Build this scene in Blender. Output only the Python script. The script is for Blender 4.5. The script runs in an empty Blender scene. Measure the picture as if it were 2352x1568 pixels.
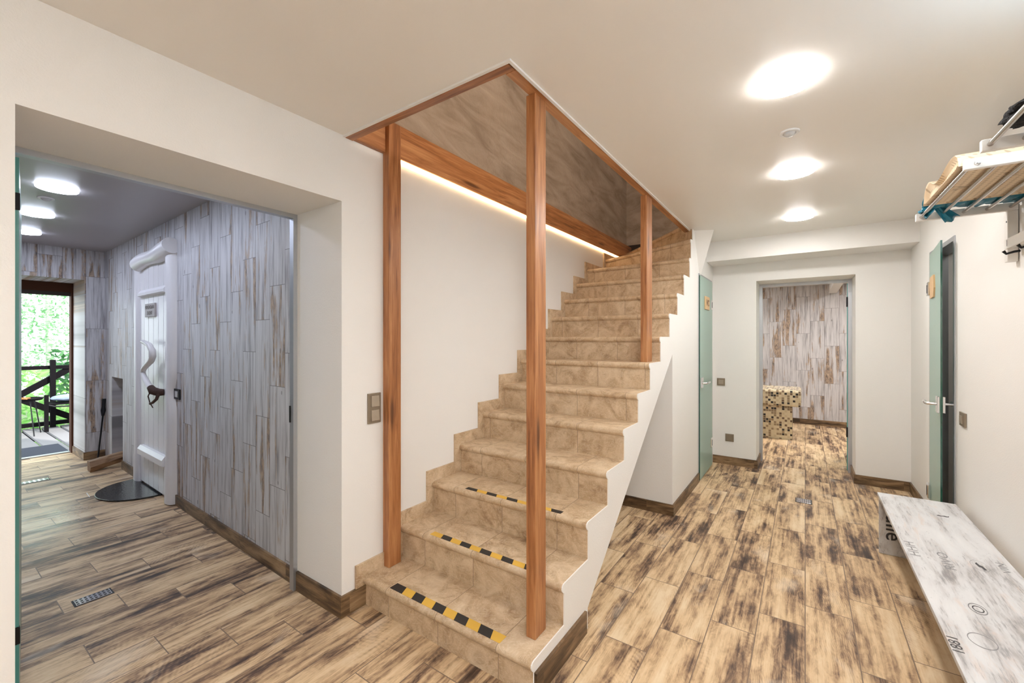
import bpy, bmesh, math, random
from mathutils import Vector, noise
D = bpy.data
SC = bpy.context.scene
COL = SC.collection
random.seed(7)
H = 2.341            # ceiling height of the hall

# ------------------------------------------------------------------ camera, world, exposure
cam = D.cameras.new('camera')
cam.sensor_width = 36.0
cam.lens = 36.0 * 973.667 / 2352.0
cam.shift_y = -4.86 / 2352.0
cam.clip_start = 0.02
cam_o = D.objects.new('camera', cam)
COL.objects.link(cam_o)
cam_o.location = (0, 0, 1.3472)
cam_o.rotation_euler = (math.pi / 2, 0, 0.605)
SC.camera = cam_o
vs = SC.view_settings
vs.view_transform = 'Standard'
vs.look = 'None'
vs.exposure = 0.28
vs.gamma = 1.0
vs.use_curve_mapping = False

w = D.worlds.new('daylight')
SC.world = w
w.use_nodes = True
wb = w.node_tree.nodes['Background']
wb.inputs[0].default_value = (0.86, 0.95, 1.0, 1)
wb.inputs[1].default_value = 3.6

sun = D.lights.new('sun', 'SUN')
sun.energy = 7.0
sun.angle = 0.03
sun.color = (1.0, 0.97, 0.9)
sun_o = D.objects.new('sun', sun)
COL.objects.link(sun_o)
sun_o.location = (0, 0, 12)
sun_o.rotation_euler = (math.radians(-12), math.radians(38), 0)

LAMP = 100.0         # radiance of the hall lamps
LAMP_COOL = 63.0    # radiance of the washroom lamps
LED = 11.0


# ------------------------------------------------------------------ node helper
class NT:
    def __init__(s, name):
        s.mat = D.materials.new(name)
        s.mat.use_nodes = True
        s.t = s.mat.node_tree
        s.b = s.t.nodes['Principled BSDF']
        s.geo = None

    def n(s, typ, **kw):
        nd = s.t.nodes.new(typ)
        for k, v in kw.items():
            setattr(nd, k, v)
        return nd

    def link(s, a, b):
        s.t.links.new(a, b)

    def put(s, sock, v):
        if hasattr(v, 'is_output'):
            s.t.links.new(v, sock)
        elif v is not None:
            sock.default_value = v

    def m(s, op, a, b=None, c=None, clamp=False):
        nd = s.n('ShaderNodeMath', operation=op, use_clamp=clamp)
        s.put(nd.inputs[0], a)
        s.put(nd.inputs[1], b)
        if c is not None:
            s.put(nd.inputs[2], c)
        return nd.outputs[0]

    def pos(s):
        if s.geo is None:
            s.geo = s.n('ShaderNodeNewGeometry')
        return s.geo.outputs['Position']

    def obj(s):
        return s.n('ShaderNodeTexCoord').outputs['Object']

    def xyz(s, v):
        nd = s.n('ShaderNodeSeparateXYZ')
        s.link(v, nd.inputs[0])
        return nd.outputs

    def vec(s, x, y, z):
        nd = s.n('ShaderNodeCombineXYZ')
        for i, v in enumerate((x, y, z)):
            s.put(nd.inputs[i], v)
        return nd.outputs[0]

    def scale(s, v, sx, sy, sz):
        nd = s.n('ShaderNodeVectorMath', operation='MULTIPLY')
        s.link(v, nd.inputs[0])
        nd.inputs[1].default_value = (sx, sy, sz)
        return nd.outputs[0]

    def noise(s, v, sc, det=4.0, rough=0.55, dist=0.0):
        nd = s.n('ShaderNodeTexNoise')
        s.link(v, nd.inputs['Vector'])
        nd.inputs['Scale'].default_value = sc
        nd.inputs['Detail'].default_value = det
        nd.inputs['Roughness'].default_value = rough
        nd.inputs['Distortion'].default_value = dist
        return nd.outputs[0]

    def white(s, v):
        nd = s.n('ShaderNodeTexWhiteNoise', noise_dimensions='3D')
        s.link(v, nd.inputs['Vector'])
        return nd.outputs['Value'], nd.outputs['Color']

    def ramp(s, f, stops, interp='LINEAR'):
        nd = s.n('ShaderNodeValToRGB')
        nd.color_ramp.interpolation = interp
        el = nd.color_ramp.elements
        while len(el) < len(stops):
            el.new(0.5)
        for e, (p, c) in zip(el, stops):
            e.position = p
            e.color = (c[0], c[1], c[2], 1) if hasattr(c, '__len__') else (c, c, c, 1)
        s.link(f, nd.inputs[0])
        return nd.outputs[0]

    def mix(s, f, a, b, mode='MIX'):
        nd = s.n('ShaderNodeMix', data_type='RGBA', blend_type=mode)
        s.put(nd.inputs['Factor'], f)
        for sock, v in ((nd.inputs[6], a), (nd.inputs[7], b)):
            if hasattr(v, 'is_output'):
                s.link(v, sock)
            else:
                sock.default_value = (v[0], v[1], v[2], 1)
        return nd.outputs[2]

    def bump(s, h, strength=0.3, dist=0.002):
        nd = s.n('ShaderNodeBump')
        nd.inputs['Strength'].default_value = strength
        nd.inputs['Distance'].default_value = dist
        s.link(h, nd.inputs['Height'])
        s.link(nd.outputs[0], s.b.inputs['Normal'])

    def base(s, v):
        if hasattr(v, 'is_output'):
            s.link(v, s.b.inputs['Base Color'])
        else:
            s.b.inputs['Base Color'].default_value = (v[0], v[1], v[2], 1)

    def set(s, **kw):
        names = dict(rough='Roughness', metal='Metallic', spec='Specular IOR Level', trans='Transmission Weight',
                     ior='IOR', coat='Coat Weight', emis='Emission Strength', alpha='Alpha', coatr='Coat Roughness')
        for k, v in kw.items():
            s.put(s.b.inputs[names[k]], v)
        return s


def plain(name, c, rough=0.5, metal=0.0, bump=None, **kw):
    t = NT(name)
    t.base(c)
    t.set(rough=rough, metal=metal, **kw)
    if bump:
        t.bump(t.noise(t.pos(), bump[0], 3), bump[1], bump[2])
    return t.mat


def plaster(name, c, sc=160, st=0.25, dist=0.003, rough=0.6, spec=0.3):
    t = NT(name)
    p = t.pos()
    n = t.noise(p, 3.0, 3)
    t.base(t.mix(t.m('MULTIPLY', n, 0.25), c, [x * 0.92 for x in c]))
    t.set(rough=rough, spec=spec)
    t.bump(t.noise(p, sc, 2, 0.6), st, dist)
    return t.mat


def tile_cells(t, u, v, tw, tl, u0, v0, shift):
    """Running-bond tiles: column, row, fractions and a grout mask."""
    cu = t.m('DIVIDE', t.m('SUBTRACT', u, u0), tw)
    col = t.m('FLOOR', cu)
    fu = t.m('SUBTRACT', cu, col)
    cv = t.m('DIVIDE', t.m('SUBTRACT', t.m('SUBTRACT', v, v0), t.m('MULTIPLY', col, shift)), tl)
    row = t.m('FLOOR', cv)
    fv = t.m('SUBTRACT', cv, row)
    du = t.m('MULTIPLY', t.m('MINIMUM', fu, t.m('SUBTRACT', 1.0, fu)), tw)
    dv = t.m('MULTIPLY', t.m('MINIMUM', fv, t.m('SUBTRACT', 1.0, fv)), tl)
    d = t.m('MINIMUM', du, dv)
    return col, row, d


def wood_floor():
    t = NT('floor_wood_tile')
    X, Y, Z = t.xyz(t.pos())
    col, row, d = tile_cells(t, X, Y, 0.187, 0.583, 0.0, 2.61, 0.195)
    rv, rc = t.white(t.vec(col, row, 3.0))
    r = t.xyz(rc)
    q = t.vec(t.m('ADD', X, t.m('MULTIPLY', r[0], 13.0)), t.m('ADD', Y, t.m('MULTIPLY', r[1], 17.0)), t.m('MULTIPLY', r[2], 9.0))
    n1 = t.noise(t.scale(q, 9.5, 1.9, 1.0), 1.0, 7, 0.60, 0.25)
    n2 = t.noise(t.scale(q, 150.0, 5.0, 1.0), 1.0, 3, 0.6, 0.2)
    n3 = t.noise(t.scale(q, 26.0, 11.0, 1.0), 1.0, 6, 0.70, 0.9)
    n4 = t.noise(t.scale(q, 46.0, 1.6, 1.0), 1.0, 5, 0.62, 0.3)
    n5 = t.noise(t.scale(q, 4.5, 2.4, 1.0), 1.0, 4, 0.55, 0.4)
    wv = t.n('ShaderNodeTexWave', wave_type='RINGS', rings_direction='Z')
    t.link(t.scale(q, 1.5, 0.55, 1.0), wv.inputs['Vector'])
    wv.inputs['Scale'].default_value = 26.0
    wv.inputs['Distortion'].default_value = 9.0
    wv.inputs['Detail'].default_value = 2.5
    wv.inputs['Detail Scale'].default_value = 0.7
    cut = t.m('MULTIPLY', t.m('SUBTRACT', wv.outputs['Fac'], 0.5), t.ramp(n5, [(0.46, 0.0), (0.60, 1.0)]))
    f = t.m('ADD', n1, t.m('MULTIPLY', t.m('SUBTRACT', n2, 0.5), 0.16))
    f = t.m('ADD', f, t.m('MULTIPLY', t.m('SUBTRACT', n3, 0.5), 0.36))
    f = t.m('ADD', f, t.m('MULTIPLY', t.m('SUBTRACT', n4, 0.5), 0.48))
    f = t.m('ADD', f, t.m('MULTIPLY', cut, 0.05))
    f = t.m('ADD', f, t.m('ADD', t.m('MULTIPLY', t.m('SUBTRACT', r[1], 0.5), 0.10), 0.028))
    c = t.ramp(f, [(0.30, (0.04, 0.024, 0.018)), (0.385, (0.12, 0.07, 0.044)), (0.45, (0.29, 0.18, 0.105)),
                   (0.52, (0.50, 0.335, 0.19)), (0.61, (0.69, 0.495, 0.29)), (0.76, (0.79, 0.62, 0.41))])
    c = t.mix(t.m('MULTIPLY', t.ramp(n5, [(0.60, 0.0), (0.74, 1.0)]), 0.45), c, (0.80, 0.70, 0.57))
    g = t.m('LESS_THAN', d, 0.0022)
    t.base(t.mix(g, c, (0.22, 0.15, 0.10)))
    # wet patch around the washroom mat: smoother tiles
    dx = t.m('DIVIDE', t.m('ADD', X, 4.6), 1.0)
    dy = t.m('DIVIDE', t.m('SUBTRACT', Y, 0.75), 0.5)
    wet = t.m('SUBTRACT', 1.0, t.m('SQRT', t.m('ADD', t.m('MULTIPLY', dx, dx), t.m('MULTIPLY', dy, dy))), clamp=True)
    wet = t.m('MULTIPLY', wet, t.noise(t.pos(), 9.0, 4), clamp=True)
    t.set(rough=t.m('SUBTRACT', t.m('ADD', 0.40, t.m('MULTIPLY', n3, 0.2)), t.m('MULTIPLY', wet, 0.5), clamp=True), spec=0.45)
    t.bump(t.m('SUBTRACT', t.m('MULTIPLY', n2, 0.35), t.m('MULTIPLY', g, 1.0)), 0.35, 0.0015)
    return t.mat


def wall_planks(name, axis, u0, v0, brown=0.5, tint=(1, 1, 1)):
    t = NT(name)
    X, Y, Z = t.xyz(t.pos())
    u = X if axis == 'X' else Y
    col, row, d = tile_cells(t, u, Z, 0.1828, 0.585, u0, v0, 0.195)
    rv, rc = t.white(t.vec(col, row, 11.0))
    r = t.xyz(rc)
    q = t.vec(t.m('ADD', u, t.m('MULTIPLY', r[0], 13.0)), t.m('ADD', Z, t.m('MULTIPLY', r[1], 17.0)), t.m('MULTIPLY', r[2], 9.0))
    n1 = t.noise(t.scale(q, 19.0, 1.5, 1.0), 1.0, 5, 0.55, 0.15)
    n2 = t.noise(t.scale(q, 120.0, 3.5, 1.0), 1.0, 3, 0.6)
    n3 = t.noise(t.scale(q, 40.0, 16.0, 1.0), 1.0, 5, 0.72)
    n4 = t.noise(t.scale(q, 30.0, 2.2, 1.0), 1.0, 4, 0.6)
    base = t.ramp(t.m('ADD', t.m('MULTIPLY', n2, 0.45), t.m('MULTIPLY', n4, 0.55)),
                  [(0.34, (0.20, 0.19, 0.20)), (0.43, (0.43, 0.42, 0.435)), (0.51, (0.58, 0.575, 0.59)), (0.75, (0.70, 0.69, 0.71))])
    # worn brown streaks
    k = t.m('ADD', n1, t.m('MULTIPLY', t.m('SUBTRACT', r[2], 0.5), 0.14))
    k = t.m('ADD', k, t.m('MULTIPLY', t.m('SUBTRACT', n3, 0.5), 0.20))
    mk = t.ramp(k, [(0.645 - 0.10 * brown, 0.0), (0.72 - 0.10 * brown, 1.0)])
    bc = t.ramp(n3, [(0.36, (0.06, 0.045, 0.038)), (0.47, (0.25, 0.165, 0.105)), (0.62, (0.46, 0.33, 0.22))])
    c = t.mix(t.m('MULTIPLY', mk, 0.85), base, bc)
    # small knots
    kn = t.n('ShaderNodeTexVoronoi')
    t.link(t.scale(q, 6.0, 3.2, 1.0), kn.inputs['Vector'])
    kn.inputs['Scale'].default_value = 1.0
    km = t.m('LESS_THAN', kn.outputs['Distance'], 0.055)
    c = t.mix(t.m('MULTIPLY', km, 0.55), c, (0.12, 0.10, 0.10))
    g = t.m('LESS_THAN', d, 0.0016)
    c = t.mix(g, c, (0.19, 0.18, 0.18))
    t.base(t.mix(1.0, c, tint, 'MULTIPLY'))
    t.set(rough=0.5, spec=0.28)
    t.bump(t.m('SUBTRACT', t.m('MULTIPLY', n2, 0.4), t.m('MULTIPLY', g, 1.0)), 0.3, 0.0015)
    return t.mat


def stone(name='stair_stone'):
    t = NT(name)
    p = t.pos()
    X, Y, Z = t.xyz(p)
    oi = t.n('ShaderNodeObjectInfo')
    off = t.m('DIVIDE', oi.outputs['Object Index'], 100.0)
    cx = t.m('ADD', t.m('DIVIDE', t.m('ADD', X, 1.665), 0.332), off)
    fl = t.m('FLOOR', cx)
    fx = t.m('SUBTRACT', cx, fl)
    d = t.m('MULTIPLY', t.m('MINIMUM', fx, t.m('SUBTRACT', 1.0, fx)), 0.332)
    q = t.vec(t.m('ADD', X, t.m('MULTIPLY', fl, 3.7)), t.m('ADD', Y, t.m('MULTIPLY', off, 5.0)), Z)
    n1 = t.noise(q, 7.0, 7, 0.6, 1.6)
    n2 = t.noise(q, 34.0, 5, 0.65, 0.8)
    n3 = t.noise(t.scale(q, 1.0, 1.0, 1.5), 13.0, 6, 0.62, 2.8)
    c = t.ramp(n1, [(0.30, (0.36, 0.235, 0.135)), (0.44, (0.52, 0.37, 0.225)), (0.54, (0.61, 0.455, 0.295)), (0.70, (0.71, 0.56, 0.385))])
    vein = t.ramp(n3, [(0.47, 0.0), (0.50, 1.0), (0.53, 0.0)])
    c = t.mix(t.m('MULTIPLY', vein, 0.45), c, (0.80, 0.68, 0.53))
    dk = t.ramp(n3, [(0.30, 1.0), (0.38, 0.0)])
    c = t.mix(t.m('MULTIPLY', dk, 0.5), c, (0.33, 0.21, 0.125))
    c = t.mix(t.m('MULTIPLY', t.m('SUBTRACT', n2, 0.5), 0.8, clamp=True), c, (0.40, 0.28, 0.175))
    g = t.m('LESS_THAN', d, 0.0013)
    t.base(t.mix(g, c, (0.26, 0.185, 0.12)))
    t.set(rough=t.m('ADD', 0.34, t.m('MULTIPLY', n2, 0.2)), spec=0.45)
    t.bump(t.m('ADD', t.m('MULTIPLY', n3, 0.7), t.m('MULTIPLY', n2, 0.3)), 0.28, 0.005)
    return t.mat


def timber(name, axis, dark=(0.15, 0.05, 0.018), mid=(0.37, 0.145, 0.05), light=(0.55, 0.265, 0.11), rough=0.38):
    t = NT(name)
    p = t.obj()
    s = {'X': (4.0, 60, 60), 'Y': (60, 4.0, 60), 'Z': (60, 60, 4.0)}[axis]
    s2 = {'X': (0.7, 14, 14), 'Y': (14, 0.7, 14), 'Z': (14, 14, 0.7)}[axis]
    s3 = {'X': (1.6, 12, 12), 'Y': (12, 1.6, 12), 'Z': (12, 12, 1.6)}[axis]
    n1 = t.noise(t.scale(p, *s), 1.0, 4, 0.6, 0.6)
    n2 = t.noise(t.scale(p, *s2), 1.0, 5, 0.6, 1.2)
    f = t.m('ADD', t.m('MULTIPLY', n1, 0.42), t.m('MULTIPLY', n2, 0.58))
    c = t.ramp(f, [(0.33, dark), (0.47, mid), (0.62, light)])
    kn = t.n('ShaderNodeTexVoronoi')
    t.link(t.scale(p, *s3), kn.inputs['Vector'])
    kn.inputs['Scale'].default_value = 0.85
    km = t.ramp(kn.outputs['Distance'], [(0.07, 1.0), (0.16, 0.0)])
    c = t.mix(t.m('MULTIPLY', km, 0.75), c, (0.06, 0.018, 0.008))
    t.base(c)
    t.set(rough=rough, spec=0.5)
    t.bump(n1, 0.2, 0.001)
    return t.mat


def skirting_wood():
    t = NT('skirting_wood_tile')
    X, Y, Z = t.xyz(t.pos())
    u = t.m('ADD', X, Y)
    q = t.vec(u, Z, t.m('MULTIPLY', t.m('FLOOR', t.m('DIVIDE', u, 0.58)), 3.3))
    n1 = t.noise(t.scale(q, 2.6, 13.0, 1.0), 1.0, 7, 0.62, 1.0)
    n2 = t.noise(t.scale(q, 9.0, 120.0, 1.0), 1.0, 3, 0.6)
    f = t.m('ADD', n1, t.m('MULTIPLY', t.m('SUBTRACT', n2, 0.5), 0.25))
    t.base(t.ramp(f, [(0.34, (0.035, 0.02, 0.011)), (0.48, (0.13, 0.075, 0.036)), (0.62, (0.28, 0.175, 0.09)), (0.8, (0.43, 0.30, 0.165))]))
    t.set(rough=0.4)
    return t.mat


def mosaic():
    t = NT('mosaic_tile')
    s = 0.031
    g = t.n('ShaderNodeNewGeometry')
    P = t.xyz(t.pos())
    Nn = t.xyz(g.outputs['True Normal'])
    cell, gr = [], None
    for i in range(3):
        c = t.m('ADD', t.m('DIVIDE', P[i], s), 0.37)
        fl = t.m('FLOOR', c)
        fr = t.m('SUBTRACT', c, fl)
        dd = t.m('MINIMUM', fr, t.m('SUBTRACT', 1.0, fr))
        dd = t.m('ADD', dd, t.m('MULTIPLY', t.m('GREATER_THAN', t.m('ABSOLUTE', Nn[i]), 0.7), 5.0))
        cell.append(fl)
        gr = dd if gr is None else t.m('MINIMUM', gr, dd)
    v, _ = t.white(t.vec(*cell))
    c = t.ramp(v, [(0.0, (0.69, 0.58, 0.39)), (0.30, (0.62, 0.50, 0.32)), (0.58, (0.30, 0.21, 0.125)), (0.78, (0.16, 0.10, 0.06)),
                   (0.88, (0.018, 0.014, 0.014))], 'CONSTANT')
    t.base(t.mix(t.m('LESS_THAN', gr, 0.06), c, (0.66, 0.55, 0.38)))
    t.set(rough=0.2, spec=0.5)
    return t.mat


def bench_board():
    t = NT('printed_white_board')
    p = t.pos()
    n0 = t.noise(t.scale(p, 15.0, 2.6, 9.0), 1.0, 6, 0.6, 0.4)
    n1 = t.noise(t.scale(p, 130.0, 12.0, 40.0), 1.0, 4, 0.68)
    n2 = t.noise(t.scale(p, 20.0, 4.0, 9.0), 1.0, 6, 0.7, 0.8)
    n3 = t.noise(t.scale(p, 60.0, 30.0, 40.0), 1.0, 5, 0.75, 0.5)
    c = t.ramp(n0, [(0.30, (0.36, 0.335, 0.32)), (0.42, (0.55, 0.535, 0.53)), (0.54, (0.65, 0.645, 0.645)), (0.75, (0.71, 0.705, 0.70))])
    tan = t.ramp(n2, [(0.56, 0.0), (0.68, 1.0)])
    c = t.mix(t.m('MULTIPLY', tan, 0.45), c, (0.64, 0.50, 0.42))
    st = t.ramp(t.m('ADD', t.m('MULTIPLY', n1, 0.55), t.m('MULTIPLY', n0, 0.45)), [(0.37, 1.0), (0.47, 0.0)])
    c = t.mix(t.m('MULTIPLY', st, 0.7), c, (0.24, 0.23, 0.235))
    sp_ = t.m('MULTIPLY', t.ramp(n3, [(0.60, 0.0), (0.68, 1.0)]), t.ramp(n2, [(0.40, 1.0), (0.50, 0.0)]))
    c = t.mix(t.m('MULTIPLY', sp_, 0.65), c, (0.20, 0.195, 0.20))
    t.base(c)
    t.set(rough=0.45, spec=0.35)
    return t.mat


def rough_plaster():
    t = NT('stairwell_clay_plaster')
    p = t.pos()
    n1 = t.noise(t.scale(t.vec(t.xyz(p)[0], t.m('ADD', t.xyz(p)[1], t.m('MULTIPLY', t.xyz(p)[2], 0.9)), t.xyz(p)[2]), 1.0, 0.55, 1.9), 3.6, 7, 0.64, 0.7)
    n2 = t.noise(t.scale(p, 1.0, 1.6, 0.9), 9.0, 5, 0.6, 1.5)
    t.base(t.ramp(n1, [(0.28, (0.24, 0.18, 0.13)), (0.5, (0.38, 0.30, 0.23)), (0.72, (0.48, 0.39, 0.31))]))
    t.set(rough=0.75, spec=0.2)
    t.bump(t.m('ADD', t.m('MULTIPLY', n1, 0.6), t.m('MULTIPLY', n2, 0.4)), 0.8, 0.03)
    return t.mat


def emit(name, c, strength):
    t = NT(name)
    t.base((0.9, 0.9, 0.9))
    t.b.inputs['Emission Color'].default_value = (c[0], c[1], c[2], 1)
    t.b.inputs['Emission Strength'].default_value = strength
    return t.mat


def frosted(name, c):
    t = NT(name)
    t.base(c)
    t.set(rough=0.38, spec=0.5, trans=0.35, ior=1.45)
    return t.mat


def leafmat(name, c1, c2):
    t = NT(name)
    g = t.n('ShaderNodeNewGeometry')
    c = t.ramp(g.outputs['Random Per Island'], [(0.0, c1), (1.0, c2)])
    t.base(c)
    t.set(rough=0.5)
    tr = t.n('ShaderNodeBsdfTranslucent')
    t.link(c, tr.inputs[0])
    mx = t.n('ShaderNodeMixShader')
    mx.inputs[0].default_value = 0.45
    out = t.t.nodes['Material Output']
    t.link(t.b.outputs[0], mx.inputs[1])
    t.link(tr.outputs[0], mx.inputs[2])
    t.link(mx.outputs[0], out.inputs[0])
    return t.mat


def ribbed():
    t = NT('ribbed_blue_carpet')
    X, Y, Z = t.xyz(t.pos())
    f = t.m('FRACT', t.m('DIVIDE', X, 0.022))
    n = t.noise(t.pos(), 120, 3)
    k = t.m('ADD', t.m('MULTIPLY', f, 0.6), t.m('MULTIPLY', n, 0.4))
    t.base(t.ramp(k, [(0.2, (0.004, 0.006, 0.014)), (0.8, (0.018, 0.022, 0.045))]))
    t.set(rough=0.95)
    return t.mat


def perforated():
    t = NT('perforated_beige_foam')
    p = t.obj()
    X, Y, Z = t.xyz(p)
    sp = 0.021
    XZ_ = t.m('ADD', X, t.m('MULTIPLY', Z, 0.9))
    row = t.m('FLOOR', t.m('DIVIDE', XZ_, sp))
    fx = t.m('SUBTRACT', t.m('FRACT', t.m('DIVIDE', XZ_, sp)), 0.5)
    v = t.m('ADD', t.m('DIVIDE', t.m('ADD', Y, t.m('MULTIPLY', Z, 0.15)), sp), t.m('MULTIPLY', row, 0.5))
    fy = t.m('SUBTRACT', t.m('FRACT', v), 0.5)
    r = t.m('SQRT', t.m('ADD', t.m('MULTIPLY', fx, fx), t.m('MULTIPLY', fy, fy)))
    hole = t.ramp(r, [(0.20, 1.0), (0.27, 0.0)])
    st = t.noise(p, 9.0, 4, 0.6, 0.5)
    stain = t.ramp(st, [(0.58, 0.0), (0.68, 1.0)])
    c = t.mix(t.m('MULTIPLY', stain, 0.75), (0.76, 0.62, 0.44), (0.16, 0.12, 0.085))
    t.base(t.mix(t.m('MULTIPLY', hole, 0.65), c, (0.36, 0.25, 0.15)))
    t.set(rough=0.85)
    return t.mat


M = dict(
    white=plaster('white_wall_plaster', (0.86, 0.84, 0.81)),
    ceil=plaster('ceiling_paint', (0.87, 0.84, 0.795), 220, 0.08, 0.002, 0.38, 0.35),
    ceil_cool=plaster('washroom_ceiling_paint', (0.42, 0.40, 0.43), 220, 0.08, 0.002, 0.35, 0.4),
    floor=wood_floor(),
    tile_side=wall_planks('whitewashed_plank_tile', 'X', -2.606, 1.66, 0.85),
    tile_end=wall_planks('whitewashed_plank_tile_end', 'Y', 0.825, 2.247, 1.05),
    tile_back=wall_planks('whitewashed_plank_tile_back', 'X', -0.301, 1.83, 1.0, (1.0, 0.96, 0.92)),
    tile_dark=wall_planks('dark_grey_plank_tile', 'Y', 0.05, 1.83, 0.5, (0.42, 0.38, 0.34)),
    stone=stone(),
    post=timber('stained_pine_upright', 'Z'),
    beam=timber('stained_pine_length', 'Y'),
    beamx=timber('stained_pine_cross', 'X'),
    skirt=skirting_wood(),
    mosaic=mosaic(),
    board=bench_board(),
    clay=rough_plaster(),
    alu=plain('brushed_aluminium', (0.50, 0.52, 0.55), 0.38, 0.75),
    chrome=plain('polished_chrome', (0.75, 0.76, 0.78), 0.12, 1.0),
    steel=plain('stainless_tube', (0.50, 0.46, 0.43), 0.22, 1.0),
    bronze=plain('bronze_plastic', (0.27, 0.215, 0.155), 0.38, 0.35),
    bronze_l=plain('light_bronze_rocker', (0.42, 0.35, 0.27), 0.35, 0.35),
    paint=plain('white_gloss_paint', (0.80, 0.79, 0.80), 0.35, 0, (14, 0.25, 0.006)),
    bracket=plain('white_lacquered_wood', (0.80, 0.77, 0.73), 0.35),
    glass=frosted('frosted_green_glass', (0.50, 0.68, 0.60)),
    glass_edge=plain('green_glass_edge', (0.004, 0.075, 0.045), 0.12, 0, spec=0.8),
    glass_edge_l=plain('teal_glass_edge', (0.10, 0.38, 0.35), 0.15, 0, spec=0.8),
    black=plain('black_rubber', (0.012, 0.012, 0.013), 0.5),
    dark=plain('dark_brown_stained_wood', (0.035, 0.02, 0.014), 0.5, 0, (30, 0.3, 0.003)),
    brownframe=plain('brown_door_frame', (0.085, 0.036, 0.022), 0.75, spec=0.12),
    blackwood=plain('black_stained_wood', (0.006, 0.005, 0.006), 0.9, spec=0.08),
    iron=plain('black_iron', (0.015, 0.015, 0.017), 0.5, 0.6),
    wet=plain('wet_black_rubber', (0.012, 0.014, 0.016), 0.16, 0, (60, 0.45, 0.004), spec=0.6),
    hazard_y=plain('hazard_yellow', (0.78, 0.47, 0.07), 0.5, 0, (90, 0.2, 0.001)),
    hazard_k=plain('hazard_black', (0.022, 0.021, 0.021), 0.5, 0, (90, 0.2, 0.001)),
    lamp=emit('lamp_diffuser_neutral', (1.0, 0.985, 0.965), LAMP),
    lamph=emit('fill_lamp_diffuser', (1.0, 0.985, 0.965), 185.0),
    lampx=emit('fill_diffuser_dark_room', (1.0, 0.93, 0.85), 26.0),
    rim=emit('lamp_rim_neutral', (1.0, 0.985, 0.965), 6.0),
    rim_cool=emit('lamp_rim_cool', (0.80, 0.88, 1.0), 7.0),
    lampb=emit('fill_diffuser_back_room', (1.0, 0.985, 0.965), 240.0),
    lampu=emit('fill_diffuser_upstairs', (1.0, 0.93, 0.84), 380.0),
    lampr=emit('cool_fill_diffuser', (0.66, 0.85, 1.0), 34.0),
    lampc=emit('lamp_diffuser_cool', (0.73, 0.80, 1.0), LAMP_COOL),
    led=emit('warm_led_diffuser', (1.0, 0.64, 0.30), LED),
    lampw=plain('lamp_rim_white', (0.8, 0.8, 0.8), 0.4),
    sign=plain('plywood_sign', (0.70, 0.46, 0.24), 0.5, 0, (40, 0.1, 0.001)),
    sign_ink=plain('burnt_lettering', (0.16, 0.075, 0.03), 0.6),
    plaque=plain('grey_wood_plaque', (0.46, 0.43, 0.41), 0.6),
    plaque_ink=plain('dark_red_lettering', (0.06, 0.022, 0.018), 0.6),
    ink=plain('faded_black_print', (0.055, 0.052, 0.055), 0.6),
    ink_l=plain('faded_grey_print', (0.25, 0.245, 0.25), 0.6),
    bark=plain('bark_brown', (0.055, 0.025, 0.015), 0.8, 0, (60, 0.6, 0.01)),
    branch=plain('peeled_white_branch', (0.72, 0.70, 0.69), 0.4, 0, (25, 0.4, 0.008)),
    log=timber('split_firewood', 'Y', (0.10, 0.05, 0.025), (0.27, 0.15, 0.075), (0.42, 0.26, 0.14), 0.7),
    deckwood=plain('weathered_deck_board', (0.15, 0.142, 0.15), 0.7, 0, (40, 0.3, 0.003)),
    carpet=ribbed(),
    foam=perforated(),
    bag=plain('teal_plastic_film', (0.012, 0.17, 0.26), 0.32, 0, (50, 0.3, 0.01)),
    cloth=plain('black_cloth', (0.008, 0.008, 0.010), 0.9, 0, (90, 0.6, 0.01)),
    cushion=plain('grey_blue_cushion', (0.16, 0.20, 0.28), 0.9),
    ember=plain('orange_wood_scraps', (0.42, 0.13, 0.03), 0.7),
    leaf=leafmat('bright_leaves', (0.14, 0.36, 0.08), (0.42, 0.66, 0.25)),
    leaf2=leafmat('pale_backlit_leaves', (0.10, 0.26, 0.10), (0.38, 0.62, 0.34)),
    trunk=plain('pale_trunk_bark', (0.42, 0.44, 0.38), 0.8),
    leafd=leafmat('dark_green_leaves', (0.02, 0.085, 0.03), (0.09, 0.25, 0.08)),  # dark green tones for the hedge leaves
    ground=plain('garden_soil', (0.10, 0.13, 0.06), 0.9),
    lens=plain('sensor_lens', (0.55, 0.55, 0.55), 0.25),
    grate_dark=plain('drain_hollow', (0.01, 0.01, 0.012), 0.6),
)


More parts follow.
